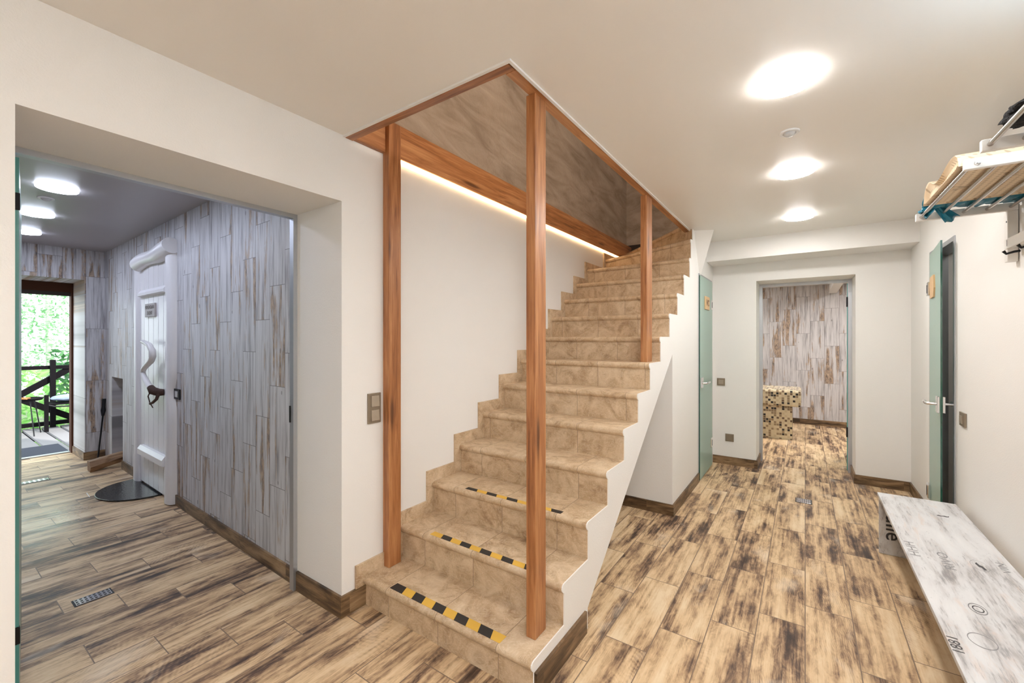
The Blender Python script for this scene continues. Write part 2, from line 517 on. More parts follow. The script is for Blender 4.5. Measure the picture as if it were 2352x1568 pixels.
# ------------------------------------------------------------------ mesh helper
class MB:
    def __init__(s):
        s.v, s.f, s.m = [], [], []

    def add(s, vs, fs, mi=0):
        o = len(s.v)
        s.v += [tuple(p) for p in vs]
        for f in fs:
            s.f.append([i + o for i in f])
            s.m.append(mi)
        return s

    def box(s, x0, x1, y0, y1, z0, z1, mi=0):
        v = [(x, y, z) for x in (x0, x1) for y in (y0, y1) for z in (z0, z1)]
        return s.add(v, [(0, 1, 3, 2), (4, 6, 7, 5), (0, 4, 5, 1), (2, 3, 7, 6), (0, 2, 6, 4), (1, 5, 7, 3)], mi)

    def hexa(s, p, mi=0):
        """8 points: bottom loop then top loop."""
        return s.add(p, [(3, 2, 1, 0), (4, 5, 6, 7), (0, 1, 5, 4), (1, 2, 6, 5), (2, 3, 7, 6), (3, 0, 4, 7)], mi)

    def prism(s, poly, fn, a0, a1, mi=0):
        """poly of 2-D points, fn(p, a) -> 3-D point."""
        n = len(poly)
        v = [fn(p, a0) for p in poly] + [fn(p, a1) for p in poly]
        f = [list(range(n))[::-1], list(range(n, 2 * n))]
        f += [(i, (i + 1) % n, n + (i + 1) % n, n + i) for i in range(n)]
        return s.add(v, f, mi)

    def tube(s, pts, rad, n=12, mi=0, caps=True):
        pts = [Vector(p) for p in pts]
        if not hasattr(rad, '__len__'):
            rad = [rad] * len(pts)
        rings = []
        up = None
        for i, p in enumerate(pts):
            d = (pts[min(i + 1, len(pts) - 1)] - pts[max(i - 1, 0)]).normalized()
            if up is None:
                up = Vector((0, 0, 1)) if abs(d.z) < 0.9 else Vector((1, 0, 0))
            a = d.cross(up).normalized()
            b = a.cross(d).normalized()
            up = b
            rings.append([p + rad[i] * (math.cos(2 * math.pi * k / n) * a + math.sin(2 * math.pi * k / n) * b) for k in range(n)])
        v = [q for r in rings for q in r]
        f = []
        for i in range(len(pts) - 1):
            for k in range(n):
                f.append((i * n + k, i * n + (k + 1) % n, (i + 1) * n + (k + 1) % n, (i + 1) * n + k))
        if caps:
            f.append(list(range(n))[::-1])
            f.append([(len(pts) - 1) * n + k for k in range(n)])
        return s.add(v, f, mi)

    def lathe(s, prof, c, n=48, mi=0, axis='Z'):
        v, f = [], []
        for r, z in prof:
            for k in range(n):
                a = 2 * math.pi * k / n
                p = (r * math.cos(a), r * math.sin(a), z)
                if axis == 'Y':
                    p = (p[0], p[2], p[1])
                if axis == 'X':
                    p = (p[2], p[0], p[1])
                v.append((c[0] + p[0], c[1] + p[1], c[2] + p[2]))
        for i in range(len(prof) - 1):
            for k in range(n):
                f.append((i * n + k, i * n + (k + 1) % n, (i + 1) * n + (k + 1) % n, (i + 1) * n + k))
        f.append(list(range(n))[::-1])
        f.append([(len(prof) - 1) * n + k for k in range(n)])
        return s.add(v, f, mi)


def wloc(o):
    p = Vector((0, 0, 0))
    while o:
        p = p + o.location
        o = o.parent
    return p


def link(name, mb, mats, parent=None, smooth=None, bevel=0.0, at=None, seg=2):
    """One mesh object from world-space vertices."""
    me = D.meshes.new(name)
    vs_ = [Vector(v) for v in mb.v]
    if at is None:
        if parent is None:
            xs = [v.x for v in vs_]
            ys = [v.y for v in vs_]
            at = Vector(((min(xs) + max(xs)) / 2, (min(ys) + max(ys)) / 2, min(v.z for v in vs_)))
        else:
            at = wloc(parent)
    at = Vector(at)
    me.from_pydata([v - at for v in vs_], [], mb.f)
    for m_ in (mats if isinstance(mats, (list, tuple)) else [mats]):
        me.materials.append(m_)
    for p, i in zip(me.polygons, mb.m):
        p.material_index = i
    bm = bmesh.new()
    bm.from_mesh(me)
    bmesh.ops.recalc_face_normals(bm, faces=bm.faces)
    ng = [f for f in bm.faces if len(f.verts) > 4]
    if ng:
        bmesh.ops.triangulate(bm, faces=ng, ngon_method='EAR_CLIP')
    bm.to_mesh(me)
    bm.free()
    if smooth is not None:
        for p in me.polygons:
            p.use_smooth = True
        me.set_sharp_from_angle(angle=math.radians(smooth))
    o = D.objects.new(name, me)
    COL.objects.link(o)
    if parent is None:
        o.location = at
    else:
        o.parent = parent
        o.location = at - wloc(parent)
    if bevel:
        b = o.modifiers.new('bevel', 'BEVEL')
        b.width = bevel
        b.segments = seg
        b.limit_method = 'ANGLE'
        b.angle_limit = math.radians(40)
        b.harden_normals = False
    return o


def tag(o, label, cat, group=None):
    o['label'] = label
    o['category'] = cat
    if group:
        o['group'] = group
    return o


def root(name, loc, label, cat, group=None):
    o = D.objects.new(name, None)
    o.empty_display_size = 0.05
    COL.objects.link(o)
    o.location = loc
    return tag(o, label, cat, group)


def struct(name, mb, mats, **kw):
    o = link(name, mb, mats, **kw)
    o['kind'] = 'structure'
    return o


def sroot(name, loc, label=None, cat=None):
    o = D.objects.new(name, None)
    o.empty_display_size = 0.05
    COL.objects.link(o)
    o.location = loc
    o['kind'] = 'structure'
    if label:
        tag(o, label, cat)
    return o


def dup(r, loc, label, group=None):
    c = r.copy()
    COL.objects.link(c)
    c.location = loc
    c['label'] = label
    if group:
        c['group'] = group
    for ch in list(r.children):
        d = ch.copy()
        COL.objects.link(d)
        d.parent = c
        for g in list(ch.children):
            e = g.copy()
            COL.objects.link(e)
            e.parent = d
    return c


def text_mb(body, size, right, up, origin, depth=0.0004, center=True, bold=0.0, sx=1.0):
    """Lettering as a mesh lying in the plane spanned by right and up."""
    cu = D.curves.new('lettering', 'FONT')
    cu.body = body
    cu.size = size
    cu.offset = bold
    cu.align_x = 'CENTER' if center else 'LEFT'
    cu.align_y = 'CENTER'
    cu.resolution_u = 3
    to = D.objects.new('lettering', cu)
    COL.objects.link(to)
    bpy.context.view_layer.update()
    dg = bpy.context.evaluated_depsgraph_get()
    me = D.meshes.new_from_object(to.evaluated_get(dg))
    D.objects.remove(to)
    D.curves.remove(cu)
    R_, U_, O_ = Vector(right), Vector(up), Vector(origin)
    n = R_.cross(U_)
    mb = MB()
    mb.add([O_ + R_ * v.co.x * sx + U_ * v.co.y + n * depth for v in me.vertices], [list(p.vertices) for p in me.polygons])
    D.meshes.remove(me)
    return mb


def blob(c, r, sub, amp, sc, seed, squash=(1, 1, 1)):
    bm = bmesh.new()
    bmesh.ops.create_icosphere(bm, subdivisions=sub, radius=1.0)
    mb = MB()
    vs_ = []
    for v in bm.verts:
        d = v.co.normalized()
        k = 1 + amp * (noise.noise(d * sc + Vector((seed, 0, 0))) + 0.5 * noise.noise(d * sc * 2.7 + Vector((0, seed, 0))))
        vs_.append((c[0] + d.x * r[0] * k, c[1] + d.y * r[1] * k, c[2] + d.z * r[2] * k))
    mb.add(vs_, [[v.index for v in f.verts] for f in bm.faces])
    bm.free()
    return mb


XZ = lambda y0: (lambda p, a: (p[0], y0 + a, p[1]))
fYZ = lambda p, a: (a, p[0], p[1])      # polygon in (y, z), extruded along x
fXZ = lambda p, a: (p[0], a, p[1])      # polygon in (x, z), extruded along y
fXY = lambda p, a: (p[0], p[1], a)      # polygon in (x, y), extruded along z


def slantY(X):                          # face of the washroom's slightly turned side wall
    return 1.24 + 0.025 * (-2.28 - X)


# ------------------------------------------------------------------ setting: floors, ceilings
struct('floor', MB().box(-7.26, 1.9, -1.6, 8.4, -0.06, 0.0), M['floor'])
# hall ceiling with the stair opening
cm = MB()
HX0, HX1, HY0, HY1 = -1.85, -0.87, 1.24, 4.2
cm.box(-1.9, 0.85, -1.6, HY0, H, H + 0.2)
cm.box(HX1, 0.85, HY0, 4.74, H, H + 0.2)
struct('ceiling', cm, M['ceil'])
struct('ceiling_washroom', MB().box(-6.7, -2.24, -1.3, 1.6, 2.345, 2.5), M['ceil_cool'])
struct('ceiling_back_room', MB().box(-1.7, 1.7, 5.4, 8.4, 2.2, 2.3), M['white'])
struct('trim_1', MB().box(-0.835, 0.78, 4.74, 5.10, 2.145, H + 0.1), M['white'])      # downstand beam
# thin white bead round the opening
bd = MB()
bd.prism([(-1.85, 1.228), (-0.858, 1.228), (-0.858, 4.11), (-0.870, 4.11), (-0.870, 1.240), (-1.85, 1.240)], fXY, 2.333, H + 0.02)
struct('trim_2', bd, M['white'])

# ------------------------------------------------------------------ setting: walls
lw = MB()
lw.prism([(-1.6, 0), (0.188, 0), (0.188, 2.018), (1.222, 2.018), (1.222, 0), (5.5, 0), (5.5, 2.336), (1.26, 2.336), (1.26, 2.45), (-1.6, 2.45)],
         fYZ, -2.28, -1.85)
struct('wall_left', lw, M['white'])
lw = MB().prism([(-1.6, 0), (3.735, 0), (3.735, 1.995), (4.384, 1.995), (4.384, 0), (5.5, 0), (5.5, 2.45), (-1.6, 2.45)], fYZ, 0.77, 0.92)
struct('wall_right', lw, M['white'])
struct('wall_front', MB().box(-2.28, 0.92, -1.7, -1.6, 0, 2.45), M['white'])
bw = MB().prism([(-0.95, 0), (-0.42, 0), (-0.42, 1.956), (0.388, 1.956), (0.388, 0), (0.92, 0), (0.92, 2.35), (-0.95, 2.35)], fXZ, 5.09, 5.50)
struct('wall_back', bw, M['white'])

# stairs data ------------------------------------------------------
RISE, GO, Y1, Z1 = 0.1746, 0.2416, 1.340, 0.144
XL, XR = -1.838, -0.839
nose_r, nose_l, zz = [], [], []
for i in range(10):
    nose_r.append(Y1 + GO * i)
    nose_l.append(Y1 + GO * i)
nose_r += [3.735, 3.945, 3.995, 4.055]
nose_l += [3.765, 4.02, 4.50, 5.15]
for i in range(14):
    zz.append(Z1 + RISE * i)
RIS = 0.012          # riser set back from the nose


def nose_profile(y, z):
    return [(y + RIS, z - 0.040), (y + 0.003, z - 0.036), (y - 0.004, z - 0.027), (y - 0.006, z - 0.019),
            (y - 0.004, z - 0.010), (y + 0.003, z - 0.003), (y + 0.012, z)]


# white side of the stairs up to the cupboard, then the cupboard wall with the same stepped edge
side = [(Y1 + RIS, 0.0)]
for i in range(9):
    side += nose_profile(nose_r[i], zz[i])
    if i < 8:
        side.append((nose_r[i + 1] + RIS, zz[i]))
side += [(3.36, zz[8]), (3.36, 1.232), (1.827, 0.096), (1.827, 0.0)]
SOFF = (1.277 - 0.096) / (3.421 - 1.827)

closet = [(3.36, 0.0), (3.36, zz[8]), (nose_r[9] + RIS, zz[8])]
for i in range(9, 13):
    closet += nose_profile(nose_r[i], zz[i])
    closet.append((nose_r[i + 1] + RIS, zz[i]))
closet += [(nose_r[13] + RIS, H), (5.09, H), (5.09, 0), (4.995, 0), (4.995, 1.977), (4.31, 1.977), (4.31, 0)]
struct('wall_closet', MB().prism(closet, fYZ, -0.839, -0.834), M['white'])
cw = MB().box(-1.85, -0.839, 3.36, 3.42, 0, 1.26)
struct('wall_closet_front', cw, M['white'])
# bulkhead wedge that carries the turning steps over the cupboard door
wd = MB()
wd.add([(-0.838, 4.13, H), (-0.680, 4.205, H), (-0.838, 4.80, H), (-0.838, 4.385, 1.925)], [(0, 1, 3), (1, 2, 3), (0, 2, 1), (0, 3, 2)])
struct('trim_3', wd, M['white'])

# upper stairwell
struct('wall_stairwell_left', MB().box(-2.28, -1.90, 1.0, 5.5, 2.46, 5.0), M['clay'])
struct('wall_stairwell_back', MB().box(-1.95, 1.0, 5.35, 5.5, 2.36, 5.0), M['clay'])
struct('wall_stairwell_front', MB().box(-2.0, 1.0, 0.9, 1.0, H + 0.2, 5.0), M['clay'])
struct('wall_stairwell_right', MB().box(1.0, 1.1, 0.9, 5.5, H + 0.2, 5.0), M['clay'])
struct('ceiling_stairwell', MB().box(-2.3, 1.1, 0.9, 5.5, 4.6, 4.7), M['clay'])
struct('baseboard_stairwell', MB().box(-1.90, -0.9, 5.33, 5.35, 2.36, 2.55), M['dark'])
struct('floor_upper', MB().box(-0.87, 1.05, 4.75, 5.35, 2.42, 2.56), M['stone'])

# washroom on the left
NR, NL, NT_ = 5.862 - 2.28, 6.313 - 2.28, 0.935
fS = lambda p, a: (-2.28 - p[0], 1.24 + 0.025 * p[0] + a, p[1])
sw = MB().prism([(0, 0), (NR, 0), (NR, NT_), (NL, NT_), (NL, 0), (4.34, 0), (4.34, 2.36), (0, 2.36)], fS, 0.0, 0.40)
struct('wall_washroom_side', sw, M['tile_side'])
struct('wall_niche', MB().prism([(NR - 0.05, 0), (NL + 0.05, 0), (NL + 0.05, 1.0), (NR - 0.05, 1.0)], fS, 0.36, 0.42), M['tile_side'])
ew = MB().prism([(-1.3, 0), (0.25, 0), (0.25, 2.010), (1.18, 2.010), (1.18, 0), (1.7, 0), (1.7, 2.36), (-1.3, 2.36)], fYZ, -7.22, -6.62)
struct('wall_washroom_end', ew, M['tile_end'])
struct('wall_washroom_front', MB().box(-7.0, -2.28, -1.3, -1.2, 0, 2.36), M['tile_side'])

# back room
struct('wall_back_room_end', MB().box(-1.7, 1.7, 8.2, 8.3, 0, 2.3), M['tile_back'])
struct('wall_back_room_left', MB().box(-1.7, -1.6, 5.4, 8.3, 0, 2.3), M['tile_back'])
struct('wall_back_room_right', MB().box(1.6, 1.7, 5.4, 8.3, 0, 2.3), M['tile_back'])
struct('trim_4', MB().box(0.30, 0.40, 5.5, 8.2, 2.06, 2.2), M['white'])
# room behind the right-hand door
struct('wall_shower_right', MB().box(1.6, 1.7, 2.9, 5.2, 0, 2.3), M['tile_dark'])
struct('wall_shower_back', MB().box(0.9, 1.7, 5.0, 5.09, 0, 2.3), M['tile_dark'])
struct('wall_shower_front', MB().box(0.92, 1.7, 2.9, 3.0, 0, 2.3), M['tile_dark'])
struct('ceiling_shower', MB().box(0.9, 1.7, 2.9, 5.1, 2.25, 2.3), M['white'])

# baseboards
BT, BH = 0.012, 0.085
bb = MB().prism([(-2.245, 1.222), (-2.245, 1.21), (-1.838, 1.21), (-1.838, 1.353), (-1.85, 1.353), (-1.85, 1.222)], fXY, 0.0, 0.103)
struct('baseboard_left', bb, M['skirt'])
struct('baseboard_left_front', MB().prism([(-2.245, 0.188), (-2.245, 0.2), (-1.838, 0.2), (-1.838, -1.6), (-1.85, -1.6), (-1.85, 0.188)], fXY, 0.0, 0.103), M['skirt'])


def skirt_run(name, s0, s1):
    struct(name, MB().prism([(s0, 0), (s1, 0), (s1, BH), (s0, BH)], fS, -BT, 0.0), M['skirt'])


skirt_run('baseboard_washroom', 0.035, 1.93)
skirt_run('baseboard_washroom_far', 3.02, NR)
struct('baseboard_washroom_end', MB().prism([(-6.608, 1.168), (-6.608, 1.345), (-6.62, 1.345), (-6.62, 1.18), (-7.14, 1.18), (-7.14, 1.168)], fXY, 0, BH), M['skirt'])
struct('baseboard_stairs', MB().box(-0.834, -0.822, Y1 + 0.012, 1.795, 0, 0.10), M['skirt'])
struct('baseboard_closet', MB().prism([(-1.85, 3.348), (-0.822, 3.348), (-0.822, 4.31), (-0.834, 4.31), (-0.834, 3.36), (-1.85, 3.36)], fXY, 0, BH), M['skirt'])
struct('baseboard_back_left', MB().prism([(-0.834, 5.078), (-0.408, 5.078), (-0.408, 5.45), (-0.42, 5.45), (-0.42, 5.09), (-0.834, 5.09)], fXY, 0, BH), M['skirt'])
struct('baseboard_back_right', MB().prism([(0.77, 4.40), (0.77, 5.09), (0.388, 5.09), (0.388, 5.45), (0.376, 5.45), (0.376, 5.078), (0.758, 5.078), (0.758, 4.40)], fXY, 0, BH), M['skirt'])
struct('baseboard_right', MB().box(0.758, 0.77, -1.6, 3.72, 0, BH), M['skirt'])
struct('baseboard_back_room', MB().box(-1.6, 1.6, 8.188, 8.2, 0, BH), M['skirt'])

# ------------------------------------------------------------------ staircase
st = root('staircase', (-1.34, 1.34, 0), 'beige stone tiled staircase with rounded nosings and a white side wall', 'staircase')
body = [(Y1 + 0.03, 0.0)]
for i in range(13):
    y = max(nose_l[i], nose_r[i]) + 0.03
    body.append((y, (zz[i - 1] if i else 0.0) - (0.045 if i else 0)))
    body.append((y, zz[i] - 0.045))
body += [(5.34, zz[12] - 0.045), (5.34, 2.0), (4.42, 2.0), (1.827, 0.096 - 0.0), (1.827, 0.0)]
mb = MB().prism(body, fYZ, XL, XR)
link('side_wall', MB().prism(side, fYZ, XR, -0.834), M['white'], st)
link('core', mb, M['white'], st)
JO = [0, 0, 0, 0, 37, 73, 60, 45, 22, 80, 55, 30, 10, 66]
for i in range(14):
    if i < 13:
        bl, br = nose_l[i + 1] + RIS, nose_r[i + 1] + RIS
    else:
        bl, br = 5.34, 4.75
    z = zz[i]
    mb = MB()
    pl = nose_profile(nose_l[i], z) + [(bl, z), (bl, z - 0.03), (nose_l[i] + RIS + 0.01, z - 0.04)]
    pr = nose_profile(nose_r[i], z) + [(br, z), (br, z - 0.03), (nose_r[i] + RIS + 0.01, z - 0.04)]
    n = len(pl)
    mb.add([(XL, p[0], p[1]) for p in pl] + [(XR, p[0], p[1]) for p in pr],
           [list(range(n)), list(range(n, 2 * n))] + [(k, (k + 1) % n, n + (k + 1) % n, n + k) for k in range(n)])
    o = link('tread', mb, M['stone'], st, smooth=35)
    o.pass_index = JO[i]
    zb = zz[i - 1] if i else 0.0
    mb = MB()
    yl, yr = nose_l[i] + RIS, nose_r[i] + RIS
    mb.hexa([(XL, yl, zb), (XR, yr, zb), (XR, yr + 0.012, zb), (XL, yl + 0.012, zb),
             (XL, yl, z - 0.036), (XR, yr, z - 0.036), (XR, yr + 0.012, z - 0.036), (XL, yl + 0.012, z - 0.036)])
    o = link('riser', mb, M['stone'], st)
    o.pass_index = JO[i]
# stepped stone skirting on the wall, one piece per step
for i in range(13):
    y0, y1 = nose_l[i] - 0.045, nose_l[i + 1] - 0.045
    z0 = 0.103
    zt = zz[i] + 0.072
    if i >= 12:
        zt = min(zt, 2.31)
    zl = (zz[i - 1] - 0.02) if i else z0
    poly = [(y0, zl), (nose_l[i] + 0.02, zl), (nose_l[i] + 0.02, zz[i] - 0.02), (y1, zz[i] - 0.02), (y1, zt), (y0, zt)]
    o = link('wall_skirting', MB().prism(poly, fYZ, -1.85, XL), M['stone'], st)
    o.pass_index = (i * 29) % 100


# hazard tape
def tape(name_label, i, x0, x1, y0, y1, n, first_black, slant):
    mb = MB()
    z0, z1 = zz[i] + 0.0002, zz[i] + 0.0010
    wdt = (x1 - x0) / n
    for k in range(n):
        a, b = x0 + k * wdt, x0 + (k + 1) * wdt
        sa = 0 if k == 0 else slant
        sb = 0 if k == n - 1 else slant
        mb.hexa([(a + sa, y0, z0), (b + sb, y0, z0), (b, y1, z0), (a, y1, z0), (a + sa, y0, z1), (b + sb, y0, z1), (b, y1, z1), (a, y1, z1)],
                (k % 2) if first_black else (k + 1) % 2)
    bm_ = MB()
    bm_.v, bm_.f, bm_.m = mb.v, mb.f, mb.m
    return tag(link('hazard_tape', bm_, [M['hazard_k'], M['hazard_y']]), name_label, 'tape', 'hazard tapes on the stair nosings')


tape('black and yellow hazard tape on the lowest stair tread', 0, -1.655, -0.995, 1.352, 1.400, 10, True, 0.02)
tape('black and yellow hazard tape on the second stair tread', 1, -1.63, -0.99, 1.594, 1.632, 10, False, 0.016)
tape('black and yellow hazard tape on the third and highest taped tread', 2, -1.60, -0.985, 1.842, 1.874, 9, True, 0.016)

# ------------------------------------------------------------------ posts, opening frame, beam, LED
tag(link('wooden_post', MB().box(-0.930, -0.886, 1.445, 1.530, Z1, 2.333), M['post'], bevel=0.003),
    'tall reddish brown post standing on the lowest tread in front', 'post', 'posts beside the stairs')
tag(link('wooden_post', MB().box(-1.849, -1.798, 1.465, 1.545, Z1, 2.50), M['post'], bevel=0.003),
    'reddish brown post fixed against the white wall beside the double switch', 'post', 'posts beside the stairs')
tag(link('wooden_post', MB().box(-0.930, -0.886, 2.895, 3.015, zz[6], 2.333), M['post'], bevel=0.003),
    'short reddish brown post rising from the middle of the stairs', 'post', 'posts beside the stairs')

fr = root('opening_frame', (-1.35, 2.7, 2.333), 'reddish brown timber lining round the stair opening in the ceiling', 'frame')
link('front_board', MB().box(-1.90, -0.875, 1.242, 1.284, 2.333, 2.56), M['beamx'], fr, bevel=0.002)
link('side_board', MB().box(-0.918, -0.872, 1.286, 4.13, 2.333, 2.56), M['beam'], fr, bevel=0.002)
tag(link('wall_beam', MB().box(-1.90, -1.828, 1.286, 5.33, 2.337, 2.520), M['beam'], bevel=0.004),
    'long reddish brown beam along the stair wall above the glowing strip', 'beam')
tag(link('led_strip', MB().box(-1.849, -1.836, 1.56, 4.93, 2.326, 2.3360), M['led']),
    'warm glowing light strip under the beam along the stair wall', 'light strip')
tag(link('newel_post', MB().box(-1.02, -0.96, 5.0, 5.06, 2.42, 2.9), M['dark'], bevel=0.003),
    'small dark brown post at the top of the stairs', 'post')


# ------------------------------------------------------------------ ceiling lamps and sensors
def make_lamp(loc, mat, label, group):
    r = root('ceiling_lamp', loc, label, 'lamp', group)
    x, y, z = loc
    link('rim', MB().lathe([(0.085, 0.0), (0.099, 0.0), (0.1005, -0.003), (0.1005, -0.014), (0.0985, -0.0155)], loc, 64), M['rim_cool' if mat == M['lampc'] else 'rim'], r, smooth=30)
    link('diffuser', MB().lathe([(0.098, -0.0150), (0.0965, -0.0180), (0.09, -0.0195), (0.06, -0.0205), (0.001, -0.021)], loc, 64), mat, r, smooth=50)
    return r


G1, G2 = 'ceiling lamps in the hall', 'ceiling lamps in the washroom'
L0 = make_lamp((-0.060, 1.930, H), M['lamp'], 'nearest and largest of the three round ceiling lamps in the hall', G1)
dup(L0, (-0.050, 3.000, H), 'round ceiling lamp in the hall just beyond the sensor, the middle one')
dup(L0, (-0.040, 4.120, H), 'farthest round ceiling lamp in the hall, nearest the back doorway')
L1 = make_lamp((0.30, -0.150, H), M['lamph'], 'added round fill lamp overhead in the hall, out of the frame', G1)  # this one and its copy are extra, added to fill the hall with light
dup(L1, (0.30, -1.050, H), 'added round fill lamp in the hall behind the viewpoint, out of the frame')
C0 = make_lamp((-4.03, 0.590, 2.345), M['lampc'], 'nearest round cool white ceiling lamp in the left washroom', G2)
dup(C0, (-4.98, 0.615, 2.345), 'middle round cool white ceiling lamp in the left washroom', G2)
dup(C0, (-5.90, 0.660, 2.345), 'farthest round cool white ceiling lamp, close to the garden doorway', G2)
dup(C0, (-3.05, 0.560, 2.345), 'round cool white washroom ceiling lamp hidden above the doorway lintel', G2)
B0 = make_lamp((0.75, 6.9, 2.2), M['lampb'], 'added round fill lamp in the back room, unseen on the right', 'added fill lamps in the back room')  # both back room lamps are unseen, added to brighten the room
dup(B0, (-0.6, 6.6, 2.2), 'added round fill lamp in the back room, unseen above the mosaic bench', 'added fill lamps in the back room')


def make_sensor(loc, label):
    r = root('motion_sensor', loc, label, 'sensor', 'motion sensors on the ceilings')
    link('ring', MB().lathe([(0.043, 0.0), (0.043, -0.004), (0.040, -0.007), (0.028, -0.007), (0.027, -0.004)], loc, 40), M['lampw'], r, smooth=35)
    link('lens', MB().lathe([(0.026, -0.004), (0.024, -0.011), (0.017, -0.018), (0.008, -0.022), (0.001, -0.023)], loc, 32), M['lens'], r, smooth=60)
    return r


S0 = make_sensor((-0.062, 2.43, H), 'small round white sensor on the hall ceiling between two lamps')
dup(S0, (-4.41, 0.590, 2.345), 'small round sensor on the washroom ceiling between two lamps')
X0 = make_lamp((1.25, 3.7, 2.25), M['lampx'], 'added dim fill lamp in the small dark room behind the right-hand glass door, unseen', 'added fill lamps in the dark room')  # unseen lamp added to lift the tiles behind the ajar door
# added fill lights, unseen: a globe upstairs, a cool batten above the nearer rack
tag(link('globe_fill_light', MB().lathe([(0.001, -0.08), (0.04, -0.069), (0.069, -0.04), (0.08, 0), (0.069, 0.04), (0.04, 0.069), (0.001, 0.08)], (0.80, 1.7, 3.0), 32), M['lampu'], smooth=60),
    'added globe fill light upstairs, unseen above the hall ceiling', 'lamp')
wl_ = root('cool_fill_light', (0.74, 1.3, 2.11), 'added cool white fill batten high on the right wall, out of the frame', 'lamp')
link('housing', MB().box(0.735, 0.77, 0.95, 1.72, 2.10, 2.16), M['lampw'], wl_, bevel=0.004)
link('diffuser', MB().box(0.70, 0.7345, 0.97, 1.70, 2.11, 2.15), M['lampr'], wl_, bevel=0.008)

# ------------------------------------------------------------------ doors
def leaf_mb(p0, d, length, z0, z1, th):
    """Glass leaf from hinge p0 along direction d (unit xy); faces slot 0, edges slot 1."""
    nx, ny = -d[1], d[0]
    h = th / 2
    q = []
    for z in (z0, z1):
        for (l, sgn) in ((0, -1), (length, -1), (length, 1), (0, 1)):
            q.append((p0[0] + d[0] * l + nx * h * sgn, p0[1] + d[1] * l + ny * h * sgn, z))
    mb = MB()
    fs = [((0, 1, 5, 4), 0), ((2, 3, 7, 6), 0), ((1, 2, 6, 5), 1), ((3, 0, 4, 7), 1), ((3, 2, 1, 0), 1), ((4, 5, 6, 7), 1)]
    mb.add(q, [])
    for f, m_ in fs:
        mb.f.append(list(f))
        mb.m.append(m_)
    return mb


def frame_mb(axis, a0, a1, top, c0, c1, wdt=0.035):
    """Three-sided door frame, profile width wdt."""
    poly = [(a0, 0), (a0, top), (a1, top), (a1, 0), (a1 - wdt, 0), (a1 - wdt, top - wdt), (a0 + wdt, top - wdt), (a0 + wdt, 0)]
    return MB().prism(poly, fYZ if axis == 'X' else fXZ, c0, c1)


# door_1: glass door of the washroom, swung open inward, seen edge on
d1 = sroot('door_1', (-2.26, 0.2, 0), 'open green glass door seen edge on at the left of the washroom doorway', 'door')
link('frame', frame_mb('X', 0.188, 1.222, 2.018, -2.290, -2.252, 0.022), M['alu'], d1)
ld = (-0.9935, 0.1135)
link('glass_leaf', leaf_mb((-2.27, 0.234), ld, 0.86, 0.01, 1.985, 0.012), [M['glass'], M['glass_edge_l']], d1)
for z in (1.80, 0.28):
    link('hinge', MB().box(-2.286, -2.264, 0.226, 0.242, z, z + 0.06), M['iron'], d1, bevel=0.002)
link('lock_plate', MB().box(-2.286, -2.278, 1.194, 1.201, 0.90, 0.99), M['iron'], d1, bevel=0.002)

# door_2: closed green glass door of the cupboard under the stairs
d2 = sroot('door_2', (-0.834, 4.65, 0), 'closed green frosted glass door under the upper stairs', 'door')
link('frame', frame_mb('X', 4.312, 4.994, 1.975, -0.90, -0.828, 0.045), M['alu'], d2)
link('glass_leaf', leaf_mb((-0.822, 4.955), (0, -1), 0.645, 0.012, 1.955, 0.008), [M['glass'], M['glass_edge']], d2)
link('backing', MB().box(-0.905, -0.90, 4.35, 4.96, 0, 1.93), M['bracket'], d2)
for z in (1.66, 0.205):
    h_ = link('hinge', MB().box(-0.832, -0.810, 4.865, 4.935, z, z + 0.10), M['chrome'], d2, bevel=0.006)
    link('slot', MB().box(-0.811, -0.8085, 4.893, 4.907, z + 0.02, z + 0.08), M['iron'], h_)
sg = link('sign_plate', MB().box(-0.818, -0.806, 4.525, 4.735, 1.645, 1.775), M['sign'], d2, bevel=0.002)
link('lettering', text_mb('WC', 0.085, (0, 1, 0), (0, 0, 1), (-0.806, 4.63, 1.71), 0.0006, bold=0.003), M['sign_ink'], sg)
hd = link('door_handle', MB().tube([(-0.818, 4.36, 0.93), (-0.770, 4.36, 0.93), (-0.764, 4.375, 0.93), (-0.764, 4.50, 0.93)], 0.009, 12), M['chrome'], d2, smooth=50)
link('lock_case', MB().box(-0.818, -0.802, 4.325, 4.395, 0.885, 0.985), M['chrome'], d2, bevel=0.004)

# door_3: back doorway, glass leaf swung into the back room
d3 = sroot('door_3', (0.0, 5.48, 0), 'open glass door seen edge on at the right of the back doorway', 'door')
link('frame', frame_mb('Y', -0.42, 0.388, 1.956, 5.45, 5.51, 0.03), M['alu'], d3)
link('glass_leaf', leaf_mb((0.356, 5.515), (0.064, 0.998), 0.72, 0.01, 1.92, 0.010), [M['glass'], M['glass_edge_l']], d3)
for z in (1.68, 0.35):
    link('hinge', MB().box(0.346, 0.366, 5.50, 5.525, z, z + 0.1), M['iron'], d3, bevel=0.002)

# door_4: ajar glass door in the right-hand wall
d4 = sroot('door_4', (0.77, 4.06, 0), 'ajar green glass door in the right wall behind the bench', 'door')
link('frame', frame_mb('X', 3.737, 4.384, 1.995, 0.764, 0.86, 0.03), M['alu'], d4)
dl = Vector((-0.06, -0.626)).normalized()
HG = (0.765, 4.352)
link('glass_leaf', leaf_mb(HG, dl, 0.622, 0.012, 1.972, 0.009), [M['glass'], M['glass_edge']], d4)


def on_leaf(s, off):
    return (HG[0] + dl[0] * s - 0 + (dl[1]) * off * 1.0, HG[1] + dl[1] * s - dl[0] * off)


def leaf_box(s0, s1, o0, o1, z0, z1):
    q = [on_leaf(s0, o0), on_leaf(s1, o0), on_leaf(s1, o1), on_leaf(s0, o1)]
    return MB().hexa([(x, y, z0) for x, y in q] + [(x, y, z1) for x, y in q])


